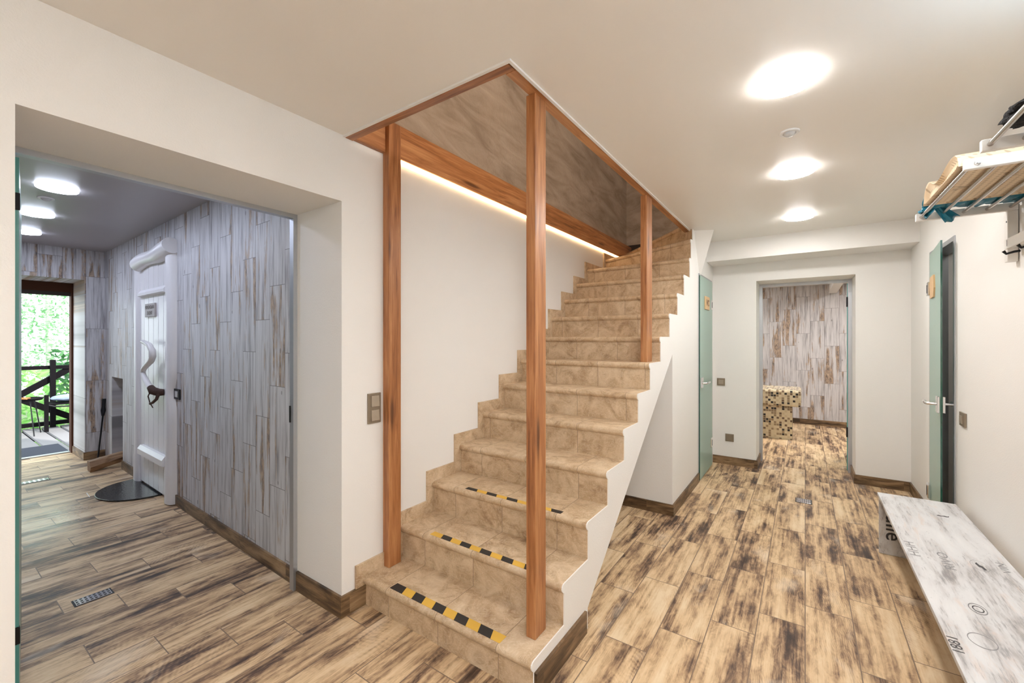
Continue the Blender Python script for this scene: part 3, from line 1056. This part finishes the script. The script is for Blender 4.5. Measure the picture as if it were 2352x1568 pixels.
for z in (1.665, 0.19):
    h_ = link('hinge', leaf_box(0.02, 0.10, 0.004, 0.024, z, z + 0.10), M['chrome'], d4, bevel=0.005)
    link('slot', leaf_box(0.045, 0.065, 0.0235, 0.0255, z + 0.02, z + 0.08), M['iron'], h_)
sgn = MB()
q = [(0.10, 1.73), (0.13, 1.64), (0.33, 1.64), (0.36, 1.70), (0.33, 1.79), (0.13, 1.79)]
sgn.prism(q, lambda p, a: (*on_leaf(p[0], a), p[1]), 0.0045, 0.014)
link('sign_plate', sgn, M['sign'], d4)
hx = [on_leaf(0.575, o) for o in (0.004, 0.062)]
hx2 = on_leaf(0.455, 0.066)
link('door_handle', MB().tube([(*hx[0], 0.935), (*hx[1], 0.935), (*on_leaf(0.56, 0.066), 0.935), (*hx2, 0.935)], 0.0095, 12), M['chrome'], d4, smooth=50)
hx = [on_leaf(0.575, o) for o in (-0.004, -0.062)]
link('door_handle', MB().tube([(*hx[0], 0.935), (*hx[1], 0.935), (*on_leaf(0.56, -0.066), 0.935), (*on_leaf(0.455, -0.066), 0.935)], 0.0095, 12), M['chrome'], d4, smooth=50)
link('lock_case', leaf_box(0.545, 0.612, 0.0045, 0.020, 0.88, 0.985), M['chrome'], d4, bevel=0.004)
link('lock_case', leaf_box(0.545, 0.612, -0.020, -0.0045, 0.88, 0.985), M['chrome'], d4, bevel=0.004)


# door_5: rustic white sauna door in the washroom
def SW(X, dpt, z):
    return (X, slantY(X) - dpt, z)


d5 = sroot('door_5', (-4.75, 1.30, 0), 'white painted plank door with log posts in the washroom wall', 'door')
pl = MB()
nb = 6
xa, xb = -5.17, -4.34
bw_ = (xb - xa) / nb
poly = []
for k in range(nb):
    a = xa + k * bw_
    poly += [(a, 0.0), (a + 0.006, 0.018), (a + bw_ - 0.006, 0.018)]
poly += [(xb, 0.0), (xb, -0.02), (xa, -0.02)]
pl.prism(poly, lambda p, a: SW(p[0], p[1], a), 0.03, 2.06)
link('door_leaf', pl, M['paint'], d5)


def stile(name, xc, hw, dp, z0, z1, seed, notch=None):
    mb = MB()
    n, k = 26, 9
    rings = []
    for i in range(n + 1):
        z = z0 + (z1 - z0) * i / n
        wob = 1 + 0.10 * noise.noise(Vector((seed, z * 1.6, 0.3)))
        foot = 1.12 if z < 0.25 else 1.0
        ring = []
        for j in range(k + 1):
            a = math.pi * j / k
            x = xc + hw * wob * foot * math.cos(a)
            if notch and abs(z - notch) < 0.11 and math.cos(a) > 0:
                x -= 0.045 * math.cos(a) * (1 - (abs(z - notch) / 0.11) ** 2)
            ring.append(SW(x, dp * foot * math.sin(a) ** 0.7, z))
        rings.append(ring)
    v = [p for r in rings for p in r]
    m_ = k + 1
    f = [(i * m_ + j, i * m_ + j + 1, (i + 1) * m_ + j + 1, (i + 1) * m_ + j) for i in range(n) for j in range(k)]
    f += [list(range(m_)), [n * m_ + j for j in range(m_)]]
    mb.add(v, f)
    return link(name, mb, M['paint'], d5, smooth=50)


stile('door_post', -4.288, 0.078, 0.052, 0.008, 2.05, 1.3, 0.90)
stile('door_post', -5.225, 0.074, 0.044, 0.008, 2.02, 5.1)
lg = MB()
pts, rad = [], []
for i in range(15):
    t_ = i / 14
    X = -5.14 + 0.93 * t_
    pts.append(SW(X, 0.035, 2.045 + 0.055 * t_ + 0.012 * math.sin(t_ * 7)))
    rad.append(0.060 + 0.008 * t_ + 0.005 * math.sin(t_ * 9 + 1))
lg.tube(pts, rad, 20)
link('lintel_log', lg, M['paint'], d5, smooth=45)


def brace(z0, z1, x0, x1, dp, seed):
    mb = MB()
    n = 14
    rings = []
    for i in range(n + 1):
        X = x0 + (x1 - x0) * i / n
        wv = 0.006 * noise.noise(Vector((seed, i * 0.9, 0)))
        rings.append([SW(X, 0.016, z0 + wv), SW(X, dp, z0 + 0.012 + wv), SW(X, dp, z1 - 0.03), SW(X, dp - 0.022, z1), SW(X, 0.016, z1)])
    v = [p for r in rings for p in r]
    f = [(i * 5 + j, i * 5 + (j + 1) % 5, (i + 1) * 5 + (j + 1) % 5, (i + 1) * 5 + j) for i in range(n) for j in range(5)]
    f += [list(range(5)), [n * 5 + j for j in range(5)]]
    mb.add(v, f)
    return mb


link('cross_bar', brace(1.735, 1.80, -5.12, -4.37, 0.048, 2.0), M['paint'], d5)
link('cross_bar', brace(0.285, 0.375, -5.06, -4.36, 0.062, 8.0), M['paint'], d5)
sp = MB().prism([(-4.95, 1.548), (-4.672, 1.548), (-4.672, 1.668), (-4.95, 1.668)], lambda p, a: SW(p[0], a, p[1]), 0.019, 0.032)
sp_o = link('sign_plate', sp, M['plaque'], d5, bevel=0.002)
tl = Vector((1, -0.025, 0)).normalized()
link('lettering', text_mb('УКРАЇНСЬКА', 0.040, tl, (0, 0, 1), SW(-4.811, 0.0325, 1.632), 0.0006, bold=0.0008), M['plaque_ink'], sp_o)
link('lettering', text_mb('ЛАЗНЯ', 0.042, tl, (0, 0, 1), SW(-4.811, 0.0325, 1.580), 0.0006, bold=0.0008), M['plaque_ink'], sp_o)
hp = [(-4.84, 0.075, 1.328), (-4.72, 0.082, 1.318), (-4.60, 0.085, 1.298), (-4.51, 0.085, 1.25), (-4.50, 0.085, 1.205), (-4.55, 0.084, 1.165),
      (-4.64, 0.082, 1.137), (-4.72, 0.081, 1.110), (-4.785, 0.080, 1.082), (-4.805, 0.080, 1.058), (-4.785, 0.080, 1.034), (-4.73, 0.082, 1.005), (-4.64, 0.084, 0.965), (-4.54, 0.084, 0.925)]
hb = link('branch_handle', MB().tube([SW(*p) for p in hp], [0.016, 0.019, 0.022, 0.024, 0.024, 0.023, 0.022, 0.021, 0.020, 0.020, 0.020, 0.021, 0.024, 0.024], 14), M['branch'], d5, smooth=60)
link('bark_stub', MB().tube([SW(-4.56, 0.084, 0.940), SW(-4.52, 0.08, 0.915), SW(-4.48, 0.05, 0.90), SW(-4.46, 0.018, 0.90)], [0.026, 0.033, 0.032, 0.026], 12), M['bark'], hb, smooth=60)
link('twig', MB().tube([SW(-4.45, 0.06, 0.89), SW(-4.44, 0.075, 0.85), SW(-4.52, 0.08, 0.815), SW(-4.58, 0.082, 0.80)], [0.014, 0.012, 0.011, 0.010], 8), M['bark'], hb, smooth=60)
link('twig', MB().tube([SW(-4.58, 0.08, 0.91), SW(-4.63, 0.085, 0.86), SW(-4.58, 0.085, 0.81), SW(-4.50, 0.085, 0.775)], [0.006, 0.005, 0.005, 0.004], 6), M['bark'], hb, smooth=60)

# door_6: brown frame of the garden doorway
d6 = sroot('door_6', (-7.2, 0.7, 0), 'brown framed open doorway leading out to the wooden deck', 'door')
fm = MB().prism([(0.25, 0), (0.25, 2.01), (1.215, 2.01), (1.215, 0), (1.162, 0), (1.162, 1.905), (0.31, 1.905), (0.31, 0)], fYZ, -7.27, -7.16)
link('frame', fm, M['brownframe'], d6, bevel=0.003)
link('top_rail', MB().box(-7.25, -7.19, 0.31, 1.162, 1.862, 1.905), M['dark'], d6)
link('threshold', MB().box(-7.27, -7.2, 0.31, 1.162, 0.0, 0.012), M['alu'], d6)


# ------------------------------------------------------------------ switches and sockets
def plate_left(y0, y1, z0, z1, rockers, label, name='light_switch'):
    r = root(name, (-1.85, (y0 + y1) / 2, z0), label, 'switch')
    link('surround', MB().box(-1.85, -1.841, y0, y1, z0, z1), M['bronze'], r, bevel=0.002)
    for a, b, c, d_ in rockers:
        link('rocker', MB().hexa([(-1.841, a, c), (-1.841, b, c), (-1.834, b, c), (-1.836, a, c), (-1.841, a, d_), (-1.841, b, d_), (-1.838, b, d_), (-1.838, a, d_)]), M['bronze_l'], r, bevel=0.001)
    return r


plate_left(1.367, 1.447, 0.912, 1.068, [(1.386, 1.434, 0.925, 0.980), (1.386, 1.434, 0.998, 1.054)],
           'bronze double light switch on the white wall beside the wooden post')
r = root('light_switch', (-0.753, 5.09, 0.846), 'bronze single light switch on the back wall right of the green door', 'switch')
link('surround', MB().box(-0.793, -0.713, 5.081, 5.09, 0.846, 0.926), M['bronze'], r, bevel=0.002)
link('rocker', MB().box(-0.777, -0.729, 5.077, 5.081, 0.862, 0.910), M['bronze_l'], r, bevel=0.001)
r = root('wall_socket', (-0.669, 5.09, 0.25), 'bronze covered socket low on the back wall above the skirting', 'socket')
link('surround', MB().box(-0.710, -0.628, 5.081, 5.09, 0.250, 0.330), M['bronze'], r, bevel=0.002)
link('lid', MB().box(-0.700, -0.638, 5.074, 5.081, 0.260, 0.322), M['bronze'], r, bevel=0.001)
r = root('light_switch', (0.77, 3.565, 0.832), 'bronze light switch on the right wall beside the ajar glass door', 'switch')
link('surround', MB().box(0.760, 0.77, 3.515, 3.62, 0.835, 0.916), M['bronze'], r, bevel=0.002)
link('rocker', MB().box(0.755, 0.760, 3.55, 3.60, 0.850, 0.896), M['bronze_l'], r, bevel=0.001)
r = root('light_switch', SW(-4.165, 0, 0.86), 'small dark metal switch on the plank tiles beside the white door', 'switch')
link('surround', MB().prism([(-4.25, 0.862), (-4.12, 0.862), (-4.12, 0.945), (-4.25, 0.945)], lambda p, a: SW(p[0], a, p[1]), 0.0, 0.010), M['iron'], r, bevel=0.002)
link('rocker', MB().prism([(-4.215, 0.880), (-4.155, 0.880), (-4.155, 0.928), (-4.215, 0.928)], lambda p, a: SW(p[0], a, p[1]), 0.010, 0.014), M['lens'], r, bevel=0.001)


# ------------------------------------------------------------------ floor drains
def drain(cx, cy, sx, sy, label, slots):
    r = root('floor_drain', (cx, cy, 0), label, 'drain', 'floor drains')
    link('rim', MB().prism([(cx - sx, cy - sy), (cx + sx, cy - sy), (cx + sx, cy + sy), (cx - sx, cy + sy)], fXY, 0.0002, 0.0015), M['grate_dark'], r)
    t_ = 0.007
    link('grate', MB().box(cx - sx + t_, cx + sx - t_, cy - sy + t_, cy + sy - t_, 0.0015, 0.004), M['chrome'], r, bevel=0.001)
    sl = MB()
    nx_, ny_ = slots
    for a in range(nx_):
        for b in range(ny_):
            x = cx - sx + t_ + (2 * (sx - t_)) * (a + 0.5) / nx_
            y = cy - sy + t_ + (2 * (sy - t_)) * (b + 0.5) / ny_
            hw, hh = (sx - t_) / nx_ * 0.55, (sy - t_) / ny_ * 0.55
            sl.add([(x - hw, y - hh, 0.0042), (x + hw, y - hh, 0.0042), (x + hw, y + hh, 0.0042), (x - hw, y + hh, 0.0042)], [(0, 1, 2, 3)])
    o = link('perforation', sl, M['grate_dark'], r)
    o['kind'] = 'stuff'
    return r


drain(-3.06, 0.577, 0.042, 0.075, 'chrome floor drain in the brown plank tiles near the washroom doorway', (3, 8))
drain(-6.02, 0.70, 0.05, 0.13, 'floor drain near the garden doorway, far end of the washroom', (3, 8))
drain(-0.010, 4.288, 0.058, 0.058, 'small square floor drain in the hall before the back doorway', (8, 4))

# ------------------------------------------------------------------ bench
bx0, bx1, by0, by1, bz = 0.378, 0.732, 1.15, 3.548, 0.375
bn = root('bench', (0.555, 2.4, 0), 'low whitewashed board bench with printed lettering along the right wall', 'bench')
sb = link('seat_board', MB().box(bx0, bx1, by0, by1, bz - 0.018, bz), M['board'], bn, bevel=0.0015)
lg_ = link('leg', MB().box(bx0 + 0.006, bx1 - 0.01, 3.518, 3.536, 0.002, bz - 0.018), M['board'], bn)
link('leg', MB().box(bx0 + 0.006, bx1 - 0.01, 1.28, 1.298, 0.002, bz - 0.018), M['board'], bn)
link('lettering', text_mb('oulle', 0.115, (0, 0, -1), (1, 0, 0), (0.452, 3.5176, 0.205), 0.0006, bold=0.001), M['ink'], lg_)
UPX, RY = (-1, 0, 0), (0, 1, 0)
for (body, size, x, y, ink, sx) in [('1881', 0.040, 0.395, 1.915, 'ink', 1.25), ('RIVO', 0.050, 0.510, 2.615, 'ink_l', 1.6),
                                    ('HHH', 0.052, 0.410, 2.68, 'ink_l', 1.5), ('VIN', 0.038, 0.695, 2.67, 'ink_l', 1.7)]:
    link('lettering', text_mb(body, size, RY, UPX, (x, y, bz + 0.0002), 0.0005, sx=sx), M[ink], sb)
# printed emblems: small bird, ringed mark, oval badge
def outline(pts, ink):
    em = MB()
    em.prism(pts, fXY, bz + 0.0002, bz + 0.0006)
    link('print_mark', em, M[ink], sb)


outline([(0.597, 3.262), (0.606, 3.275), (0.618, 3.268), (0.630, 3.276), (0.641, 3.270), (0.650, 3.282), (0.646, 3.262), (0.634, 3.256), (0.624, 3.262), (0.612, 3.255)], 'ink')
outline([(0.606, 2.655), (0.613, 2.672), (0.618, 2.645), (0.626, 2.640), (0.630, 2.605), (0.622, 2.600), (0.619, 2.622), (0.611, 2.625)], 'ink')


def ring(cx, cy, rx, ry, wd_, ink):
    em = MB()
    nn = 28
    vo = [(cx + rx * math.cos(2 * math.pi * k / nn), cy + ry * math.sin(2 * math.pi * k / nn), bz + 0.0005) for k in range(nn)]
    vi = [(cx + (rx - wd_) * math.cos(2 * math.pi * k / nn), cy + (ry - wd_ * 2) * math.sin(2 * math.pi * k / nn), bz + 0.0005) for k in range(nn)]
    em.add(vo + vi, [(k, (k + 1) % nn, nn + (k + 1) % nn, nn + k) for k in range(nn)])
    link('print_mark', em, M[ink], sb)


ring(0.512, 2.212, 0.024, 0.040, 0.003, 'ink_l')
ring(0.513, 2.212, 0.015, 0.024, 0.003, 'ink')
ring(0.470, 1.985, 0.034, 0.045, 0.0025, 'ink_l')
ring(0.617, 2.640, 0.028, 0.055, 0.0012, 'ink_l')

# ------------------------------------------------------------------ coat racks
RZ0, RZ1 = 1.915, 1.950


def make_rack(yf, yn, plate, label):
    r = root('coat_rack', (0.77, (yf + yn) / 2, 1.7), label, 'coat rack', 'coat racks on the right wall')
    for y0, scr in ((yf, False), (yn - 0.02, True)):
        b = link('bracket', MB().box(0.439, 0.768, y0, y0 + 0.02, RZ0, RZ1), M['bracket'], r, bevel=0.002)
        if scr:
            sc_ = link('screw', MB().lathe([(0.0085, -0.0005), (0.0085, -0.0022), (0.006, -0.003)], (0.470, y0, (RZ0 + RZ1) / 2), 20, axis='Y'), M['chrome'], b, smooth=40)
    for x in (0.457, 0.527, 0.600, 0.674, 0.746):
        link('tube', MB().tube([(x, yf + 0.006, 1.933), (x, yn - 0.006, 1.933)], 0.0072, 16), M['steel'], r, smooth=50)
    for y0 in (yf - 0.0, yn - 0.035):
        p_ = link('wall_plate', MB().box(0.735, 0.768, y0, y0 + 0.035, 1.69, RZ0), M['bracket'], r, bevel=0.002)
        for z in (1.728, 1.868):
            link('screw', MB().lathe([(0.004, -0.0002), (0.004, -0.0012), (0.002, -0.0014)], (0.735, y0 + 0.010, z), 12, axis='X'), M['iron'], p_)
    rl = link('hook_rail', MB().box(0.722, 0.745, yn - 0.02, yf - 0.012, 1.742, 1.785), M['bracket'], r, bevel=0.002)
    for k in range(5):
        y = yf - 0.075 - (yf - yn - 0.12) * k / 4
        link('hook', MB().tube([(0.752, y, 1.724), (0.735, y, 1.722), (0.712, y, 1.715), (0.703, y, 1.728)], [0.005, 0.005, 0.0048, 0.006], 10), M['iron'], r, smooth=50)
    link('lettering', text_mb('1', 0.036, (0, -1, 0), (0, 0, 1), (0.722, yf - 0.045, 1.764), 0.0006, bold=0.001), M['ink'], rl)
    return r


make_rack(2.785, 2.053, True, 'white and steel wall rack with number one holding the beige pillow')
make_rack(1.862, 1.13, True, 'nearer wall rack at the right edge holding the black cloth')

# perforated foam pillow
pp = []
ny_ = 34
top, bot = [], []
prof_y0, prof_y1 = 2.080, 2.615
outl = []
for k in range(ny_ + 1):
    t_ = k / ny_
    y = prof_y0 + (prof_y1 - prof_y0) * t_
    hmp = 0.026 * math.exp(-((t_ - 0.20) / 0.22) ** 2) + 0.045 * math.exp(-((t_ - 0.84) / 0.16) ** 2) + 0.034
    e = min(t_, 1 - t_) / 0.10
    rnd_ = math.sqrt(max(0.0, 1 - (1 - min(e, 1)) ** 2))
    outl.append((y, 0.002 + max(hmp, 0.02) * rnd_, 0.028 * (1 - rnd_)))
mb = MB()
xs_ = [0.452, 0.440, 0.436, 0.437, 0.445, 0.60, 0.735, 0.742, 0.735]
sc_ = [0.55, 0.80, 0.93, 0.98, 1.0, 1.0, 1.0, 0.9, 0.6]
rings = []
for x, s_ in zip(xs_, sc_):
    ring = []
    for (y, t_, b_) in outl:
        mid = 0.4 * t_
        ring.append((x, 2.348 + (y - 2.348) * (0.93 + 0.07 * s_), 1.9425 + mid + (t_ - mid) * s_))
    for (y, t_, b_) in outl[::-1]:
        mid = 0.4 * t_
        ring.append((x, 2.348 + (y - 2.348) * (0.93 + 0.07 * s_), 1.9425 + min(b_, mid) + (mid - min(b_, mid)) * (1 - s_)))
    rings.append(ring)
m_ = len(rings[0])
mb.add([p for r_ in rings for p in r_], [(i * m_ + j, i * m_ + (j + 1) % m_, (i + 1) * m_ + (j + 1) % m_, (i + 1) * m_ + j) for i in range(len(rings) - 1) for j in range(m_)]
       + [list(range(m_)), [(len(rings) - 1) * m_ + j for j in range(m_)]])
tag(link('pillow', mb, M['foam'], smooth=60), 'beige perforated foam pillow with dark stains lying on the wall rack', 'pillow')

# teal bag: crumpled bundle with knotted ends
bgr = root('plastic_bag', (0.62, 2.715, 1.942), 'crumpled teal blue bag on the wall rack behind the beige pillow', 'bag')
mb = MB()
pts, rad = [], []
for k in range(22):
    t_ = k / 21
    pts.append((0.475 + 0.28 * t_, 0.012 * math.sin(k * 1.7), 1.972 + 0.012 * math.sin(t_ * 3.1)))
    rad.append(0.014 + 0.030 * math.sin(min(1, t_ * 1.6 + 0.1) * math.pi / 2) * (1 + 0.12 * math.sin(k * 2.3)))
mb.tube(pts, rad, 18)
mb.v = [(x, 2.702 + y * 1.55, z) for x, y, z in mb.v]
mb.v = [(x + 0.005 * noise.noise(Vector((x, y, z)) * 60), y + 0.007 * noise.noise(Vector((y, z, x)) * 55), max(z + 0.007 * noise.noise(Vector((z, x, y)) * 55), 1.9415)) for x, y, z in mb.v]
link('body', mb, M['bag'], bgr, smooth=70)


def flap(p, q, w0, w1, seed):
    mb = MB()
    n, k = 8, 8
    P, Q = Vector(p), Vector(q)
    d = (Q - P)
    side_ = d.cross(Vector((0.2, 0.9, 0.3))).normalized()
    nrm = d.cross(side_).normalized()
    v = []
    for i in range(n + 1):
        t_ = i / n
        wd_ = w0 + (w1 - w0) * t_
        for j in range(k + 1):
            s_ = j / k - 0.5
            v.append(P + d * t_ + side_ * wd_ * s_ + nrm * 0.012 * (0.3 + t_) * math.sin(s_ * 9 + seed + t_ * 2))
    f = [(i * (k + 1) + j, i * (k + 1) + j + 1, (i + 1) * (k + 1) + j + 1, (i + 1) * (k + 1) + j) for i in range(n) for j in range(k)]
    mb.add(v, f)
    return mb


for (p, q, a, b, s_) in [((0.49, 2.70, 1.965), (0.448, 2.71, 1.972), 0.02, 0.065, 1.0), ((0.49, 2.715, 1.96), (0.452, 2.735, 1.930), 0.02, 0.05, 2.4),
                         ((0.50, 2.72, 1.958), (0.56, 2.765, 1.900), 0.025, 0.055, 0.4)]:
    o = link('knot_flap', flap(p, q, a, b, s_), M['bag'], bgr, smooth=80)
    so = o.modifiers.new('thickness', 'SOLIDIFY')
    so.thickness = 0.0015

# black cloth on the nearer rack
mb = blob((0.615, 1.590, 1.970), (0.120, 0.25, 0.034), 5, 0.25, 2.6, 3.3)
mb.v = [(max(x - 0.45 * max(0.0, y - 1.62), 0.462), min(y, 1.85), max(z, 1.9415)) for x, y, z in mb.v]
tag(link('black_cloth', mb, M['cloth'], smooth=80), 'black bundled cloth on the nearer wall rack at the right edge', 'cloth')

# ------------------------------------------------------------------ mosaic bench of the back room
mbn = root('mosaic_bench', (-0.7, 7.0, 0), 'mosaic tiled bench with a thick seat in the back room', 'bench')
link('base', MB().box(-1.3, -0.143, 6.79, 7.22, 0.0, 0.455), M['mosaic'], mbn)
link('seat', MB().box(-1.3, -0.043, 6.70, 7.30, 0.455, 0.672), M['mosaic'], mbn, bevel=0.025)

# ------------------------------------------------------------------ washroom objects
mm = []
for k in range(25):
    a = math.pi * k / 24
    mm.append((-4.93 + 0.36 * math.cos(a), 1.295 - 0.35 * math.sin(a) ** 0.9))
tag(link('door_mat', MB().prism(mm, fXY, 0.0, 0.014), M['wet'], bevel=0.005), 'wet black half round mat before the white plank door', 'mat')

tag(link('white_stick', MB().tube([(-5.17, 0.935, 0.003), (-5.02, 0.925, 0.003)], 0.003, 8), M['paint'], smooth=60), 'thin white stick on the tiles beside the wet black mat', 'stick')

lo = MB()
A, B = Vector((-6.00, 1.10, 0.0)), Vector((-6.08, 1.58, 0.075))
sec0 = [(-0.055, 0.005), (0.05, 0.0), (0.075, 0.055), (0.03, 0.105), (-0.07, 0.098)]
sec1 = [(-0.05, 0.012), (0.03, 0.0), (0.06, 0.05), (0.03, 0.095), (-0.06, 0.09)]
n = 10
rings = []
for i in range(n + 1):
    t_ = i / n
    C_ = A.lerp(B, t_)
    ring = []
    for (a, b) in zip(sec0, sec1):
        x = a[0] + (b[0] - a[0]) * t_
        z = a[1] + (b[1] - a[1]) * t_
        j = 0.008 * noise.noise(Vector((x * 20, t_ * 9, z * 20)))
        ring.append((C_.x + x + j, C_.y, max(C_.z + z + j * (i > 0), 0.001)))
    rings.append(ring)
lo.add([p for r_ in rings for p in r_], [(i * 5 + j, i * 5 + (j + 1) % 5, (i + 1) * 5 + (j + 1) % 5, (i + 1) * 5 + j) for i in range(n) for j in range(5)]
       + [list(range(5)), [n * 5 + j for j in range(5)]])
tag(link('firewood_log', lo, M['log']), 'split log of firewood on the floor at the wall niche', 'log')

pk = root('fire_poker', (-6.5, 1.29, 0), 'black iron poker leaning in the far corner of the washroom', 'poker')
link('shaft', MB().tube([(-6.47, 1.285, 0.012), (-6.50, 1.262, 0.012), (-6.505, 1.268, 0.05), (-6.555, 1.318, 0.50)], 0.008, 10), M['iron'], pk, smooth=60)
link('grip', MB().tube([(-6.552, 1.315, 0.48), (-6.560, 1.320, 0.54), (-6.575, 1.325, 0.58), (-6.582, 1.332, 0.67)], [0.012, 0.022, 0.017, 0.016], 10), M['iron'], pk, smooth=60)

# ------------------------------------------------------------------ outside
dk = root('deck', (-8.7, 1.0, -0.06), 'weathered grey plank deck outside the garden doorway', 'deck')
for k in range(14):
    y = -0.55 + k * 0.205
    link('plank', MB().box(-10.05, -7.28, y, y + 0.172, -0.09, -0.06), M['deckwood'], dk, bevel=0.003)
link('joist', MB().box(-10.0, -9.9, -0.6, 2.4, -0.25, -0.092), M['blackwood'], dk)
tag(link('door_mat', MB().box(-8.22, -7.29, 0.25, 1.21, -0.0595, -0.044), M['carpet']), 'dark blue ribbed carpet mat on the deck outside the doorway', 'mat')
rl = root('deck_railing', (-10.0, 1.2, -0.06), 'black timber railing with diagonal braces at the edge of the deck', 'railing')
link('top_rail', MB().box(-10.04, -9.96, -0.6, 2.4, 0.868, 0.925), M['blackwood'], rl)
link('bottom_rail', MB().box(-10.04, -9.96, -0.6, 2.4, -0.03, 0.03), M['blackwood'], rl)
for y in (1.375, -0.3):
    link('post', MB().box(-9.97, -9.90, y, y + 0.06, -0.06, 1.02), M['blackwood'], rl)


def bar(p, q, hw):
    P, Q = Vector(p), Vector(q)
    d = (Q - P).normalized()
    sd = Vector((-d.z, 0, d.y)) if False else Vector((0, -d.z, d.y))
    x0, x1 = -10.03, -9.975
    pts4 = [P - sd * hw, Q - sd * hw, Q + sd * hw, P + sd * hw]
    return MB().prism([(p_.y, p_.z) for p_ in pts4], fYZ, x0, x1)


link('brace', bar((0, 1.00, 0.44), (0, 1.70, 0.93), 0.045), M['blackwood'], rl)
link('brace', bar((0, 1.00, 0.46), (0, 1.75, -0.02), 0.045), M['blackwood'], rl)
link('brace', bar((0, 1.04, 0.42), (0, 0.20, 0.93), 0.045), M['blackwood'], rl)

tb = root('tray_table', (-9.4, 1.06, -0.06), 'dark round tray table with thin legs and orange scraps on the deck', 'table')
link('tray', MB().lathe([(0.001, 0.0), (0.19, 0.0), (0.21, 0.03), (0.20, 0.03), (0.185, 0.012), (0.001, 0.012)], (-9.4, 1.03, 0.452), 32), M['blackwood'], tb, smooth=40)
for a in (0.4, 2.1, 3.7, 5.3):
    link('leg', MB().tube([(-9.4 + 0.14 * math.cos(a), 1.03 + 0.14 * math.sin(a), 0.452), (-9.4 + 0.22 * math.cos(a), 1.03 + 0.22 * math.sin(a), -0.058)], 0.007, 8), M['iron'], tb, smooth=60)
for k in range(5):
    a, rr = random.uniform(0, 6.28), random.uniform(0.02, 0.12)
    x, y = -9.4 + rr * math.cos(a), 1.03 + rr * math.sin(a)
    b = random.uniform(0, 3.1)
    tag(link('wood_scrap', MB().tube([(x - 0.05 * math.cos(b), y - 0.05 * math.sin(b), 0.476), (x + 0.05 * math.cos(b), y + 0.05 * math.sin(b), 0.476 + random.uniform(0, 0.03))], [0.011, 0.008], 6), M['ember']),
        'orange brown wood scrap lying on the round tray outside', 'wood scrap', 'wood scraps on the tray')
ch = root('deck_chair', (-9.4, 1.42, -0.06), 'black framed chair with a grey blue cushion on the deck', 'chair')
for (x, y) in ((-9.5, 1.26), (-9.5, 1.74), (-9.05, 1.74)):
    pass
link('leg', MB().box(-9.53, -9.48, 1.255, 1.30, -0.06, 0.50), M['blackwood'], ch)
link('leg', MB().box(-9.53, -9.48, 1.72, 1.765, -0.06, 0.50), M['blackwood'], ch)
link('leg', MB().box(-9.99 + 0.12, -9.82, 1.72, 1.765, -0.06, 0.50), M['blackwood'], ch)
link('seat_rail', MB().tube([(-9.50, 1.29, 0.345), (-9.50, 1.36, 0.315), (-9.50, 1.55, 0.30), (-9.50, 1.74, 0.345)], 0.012, 8), M['iron'], ch, smooth=60)
link('seat', MB().box(-9.85, -9.50, 1.30, 1.74, 0.335, 0.36), M['blackwood'], ch)
tag(link('seat_cushion', blob((-9.66, 1.54, 0.423), (0.16, 0.20, 0.055), 4, 0.08, 2.0, 4.4), M['cushion'], smooth=80),
    'grey blue cushion on the black chair on the deck', 'cushion')


# leaves
def leaves(name, n, box, size, mat, label, cat, seed):
    rnd = random.Random(seed)
    mb = MB()
    (x0, x1), (y0, y1), (z0, z1) = box
    for _ in range(n):
        c = Vector((rnd.uniform(x0, x1), rnd.uniform(y0, y1), rnd.uniform(z0, z1)))
        s_ = size * rnd.uniform(0.6, 1.4)
        a = Vector((rnd.gauss(0, 1), rnd.gauss(0, 1), rnd.gauss(0, 0.6))).normalized()
        b = a.cross(Vector((rnd.gauss(0, 1), rnd.gauss(0, 1), rnd.gauss(0, 1)))).normalized()
        up = a.cross(b) * s_ * 0.15
        mb.add([c - a * s_, c - b * s_ * 0.45 + up, c + a * s_, c + b * s_ * 0.45 + up], [(0, 1, 2), (0, 2, 3)])
    o = link(name, mb, mat)
    o['kind'] = 'stuff'
    tag(o, label, cat)
    return o


leaves('shrub_foliage', 1500, ((-12.9, -11.4), (0.1, 3.4), (-0.7, 0.80)), 0.095, M['leaf'], 'bright green leafy shrubs behind the deck railing', 'shrubs', 3)
leaves('hedge_foliage', 900, ((-11.15, -10.3), (1.5, 3.4), (0.25, 1.15)), 0.075, M['leafd'], 'dark green hedge at the right end of the deck railing', 'hedge', 5)
leaves('tree_foliage', 24000, ((-19.0, -13.5), (-1.0, 6.0), (0.3, 6.5)), 0.052, M['leaf2'], 'pale sunlit tree foliage seen through the garden doorway', 'trees', 9)
tag(link('tree_trunk', MB().tube([(-17.0, 2.35, -0.8), (-17.0, 2.32, 2.5), (-17.05, 2.4, 6.0)], [0.07, 0.06, 0.04], 12), M['trunk'], smooth=60),
    'faint tree trunk among the pale leaves outside', 'tree')
struct('floor_garden', MB().box(-24, -10.06, -8, 12, -0.95, -0.85), M['ground'])
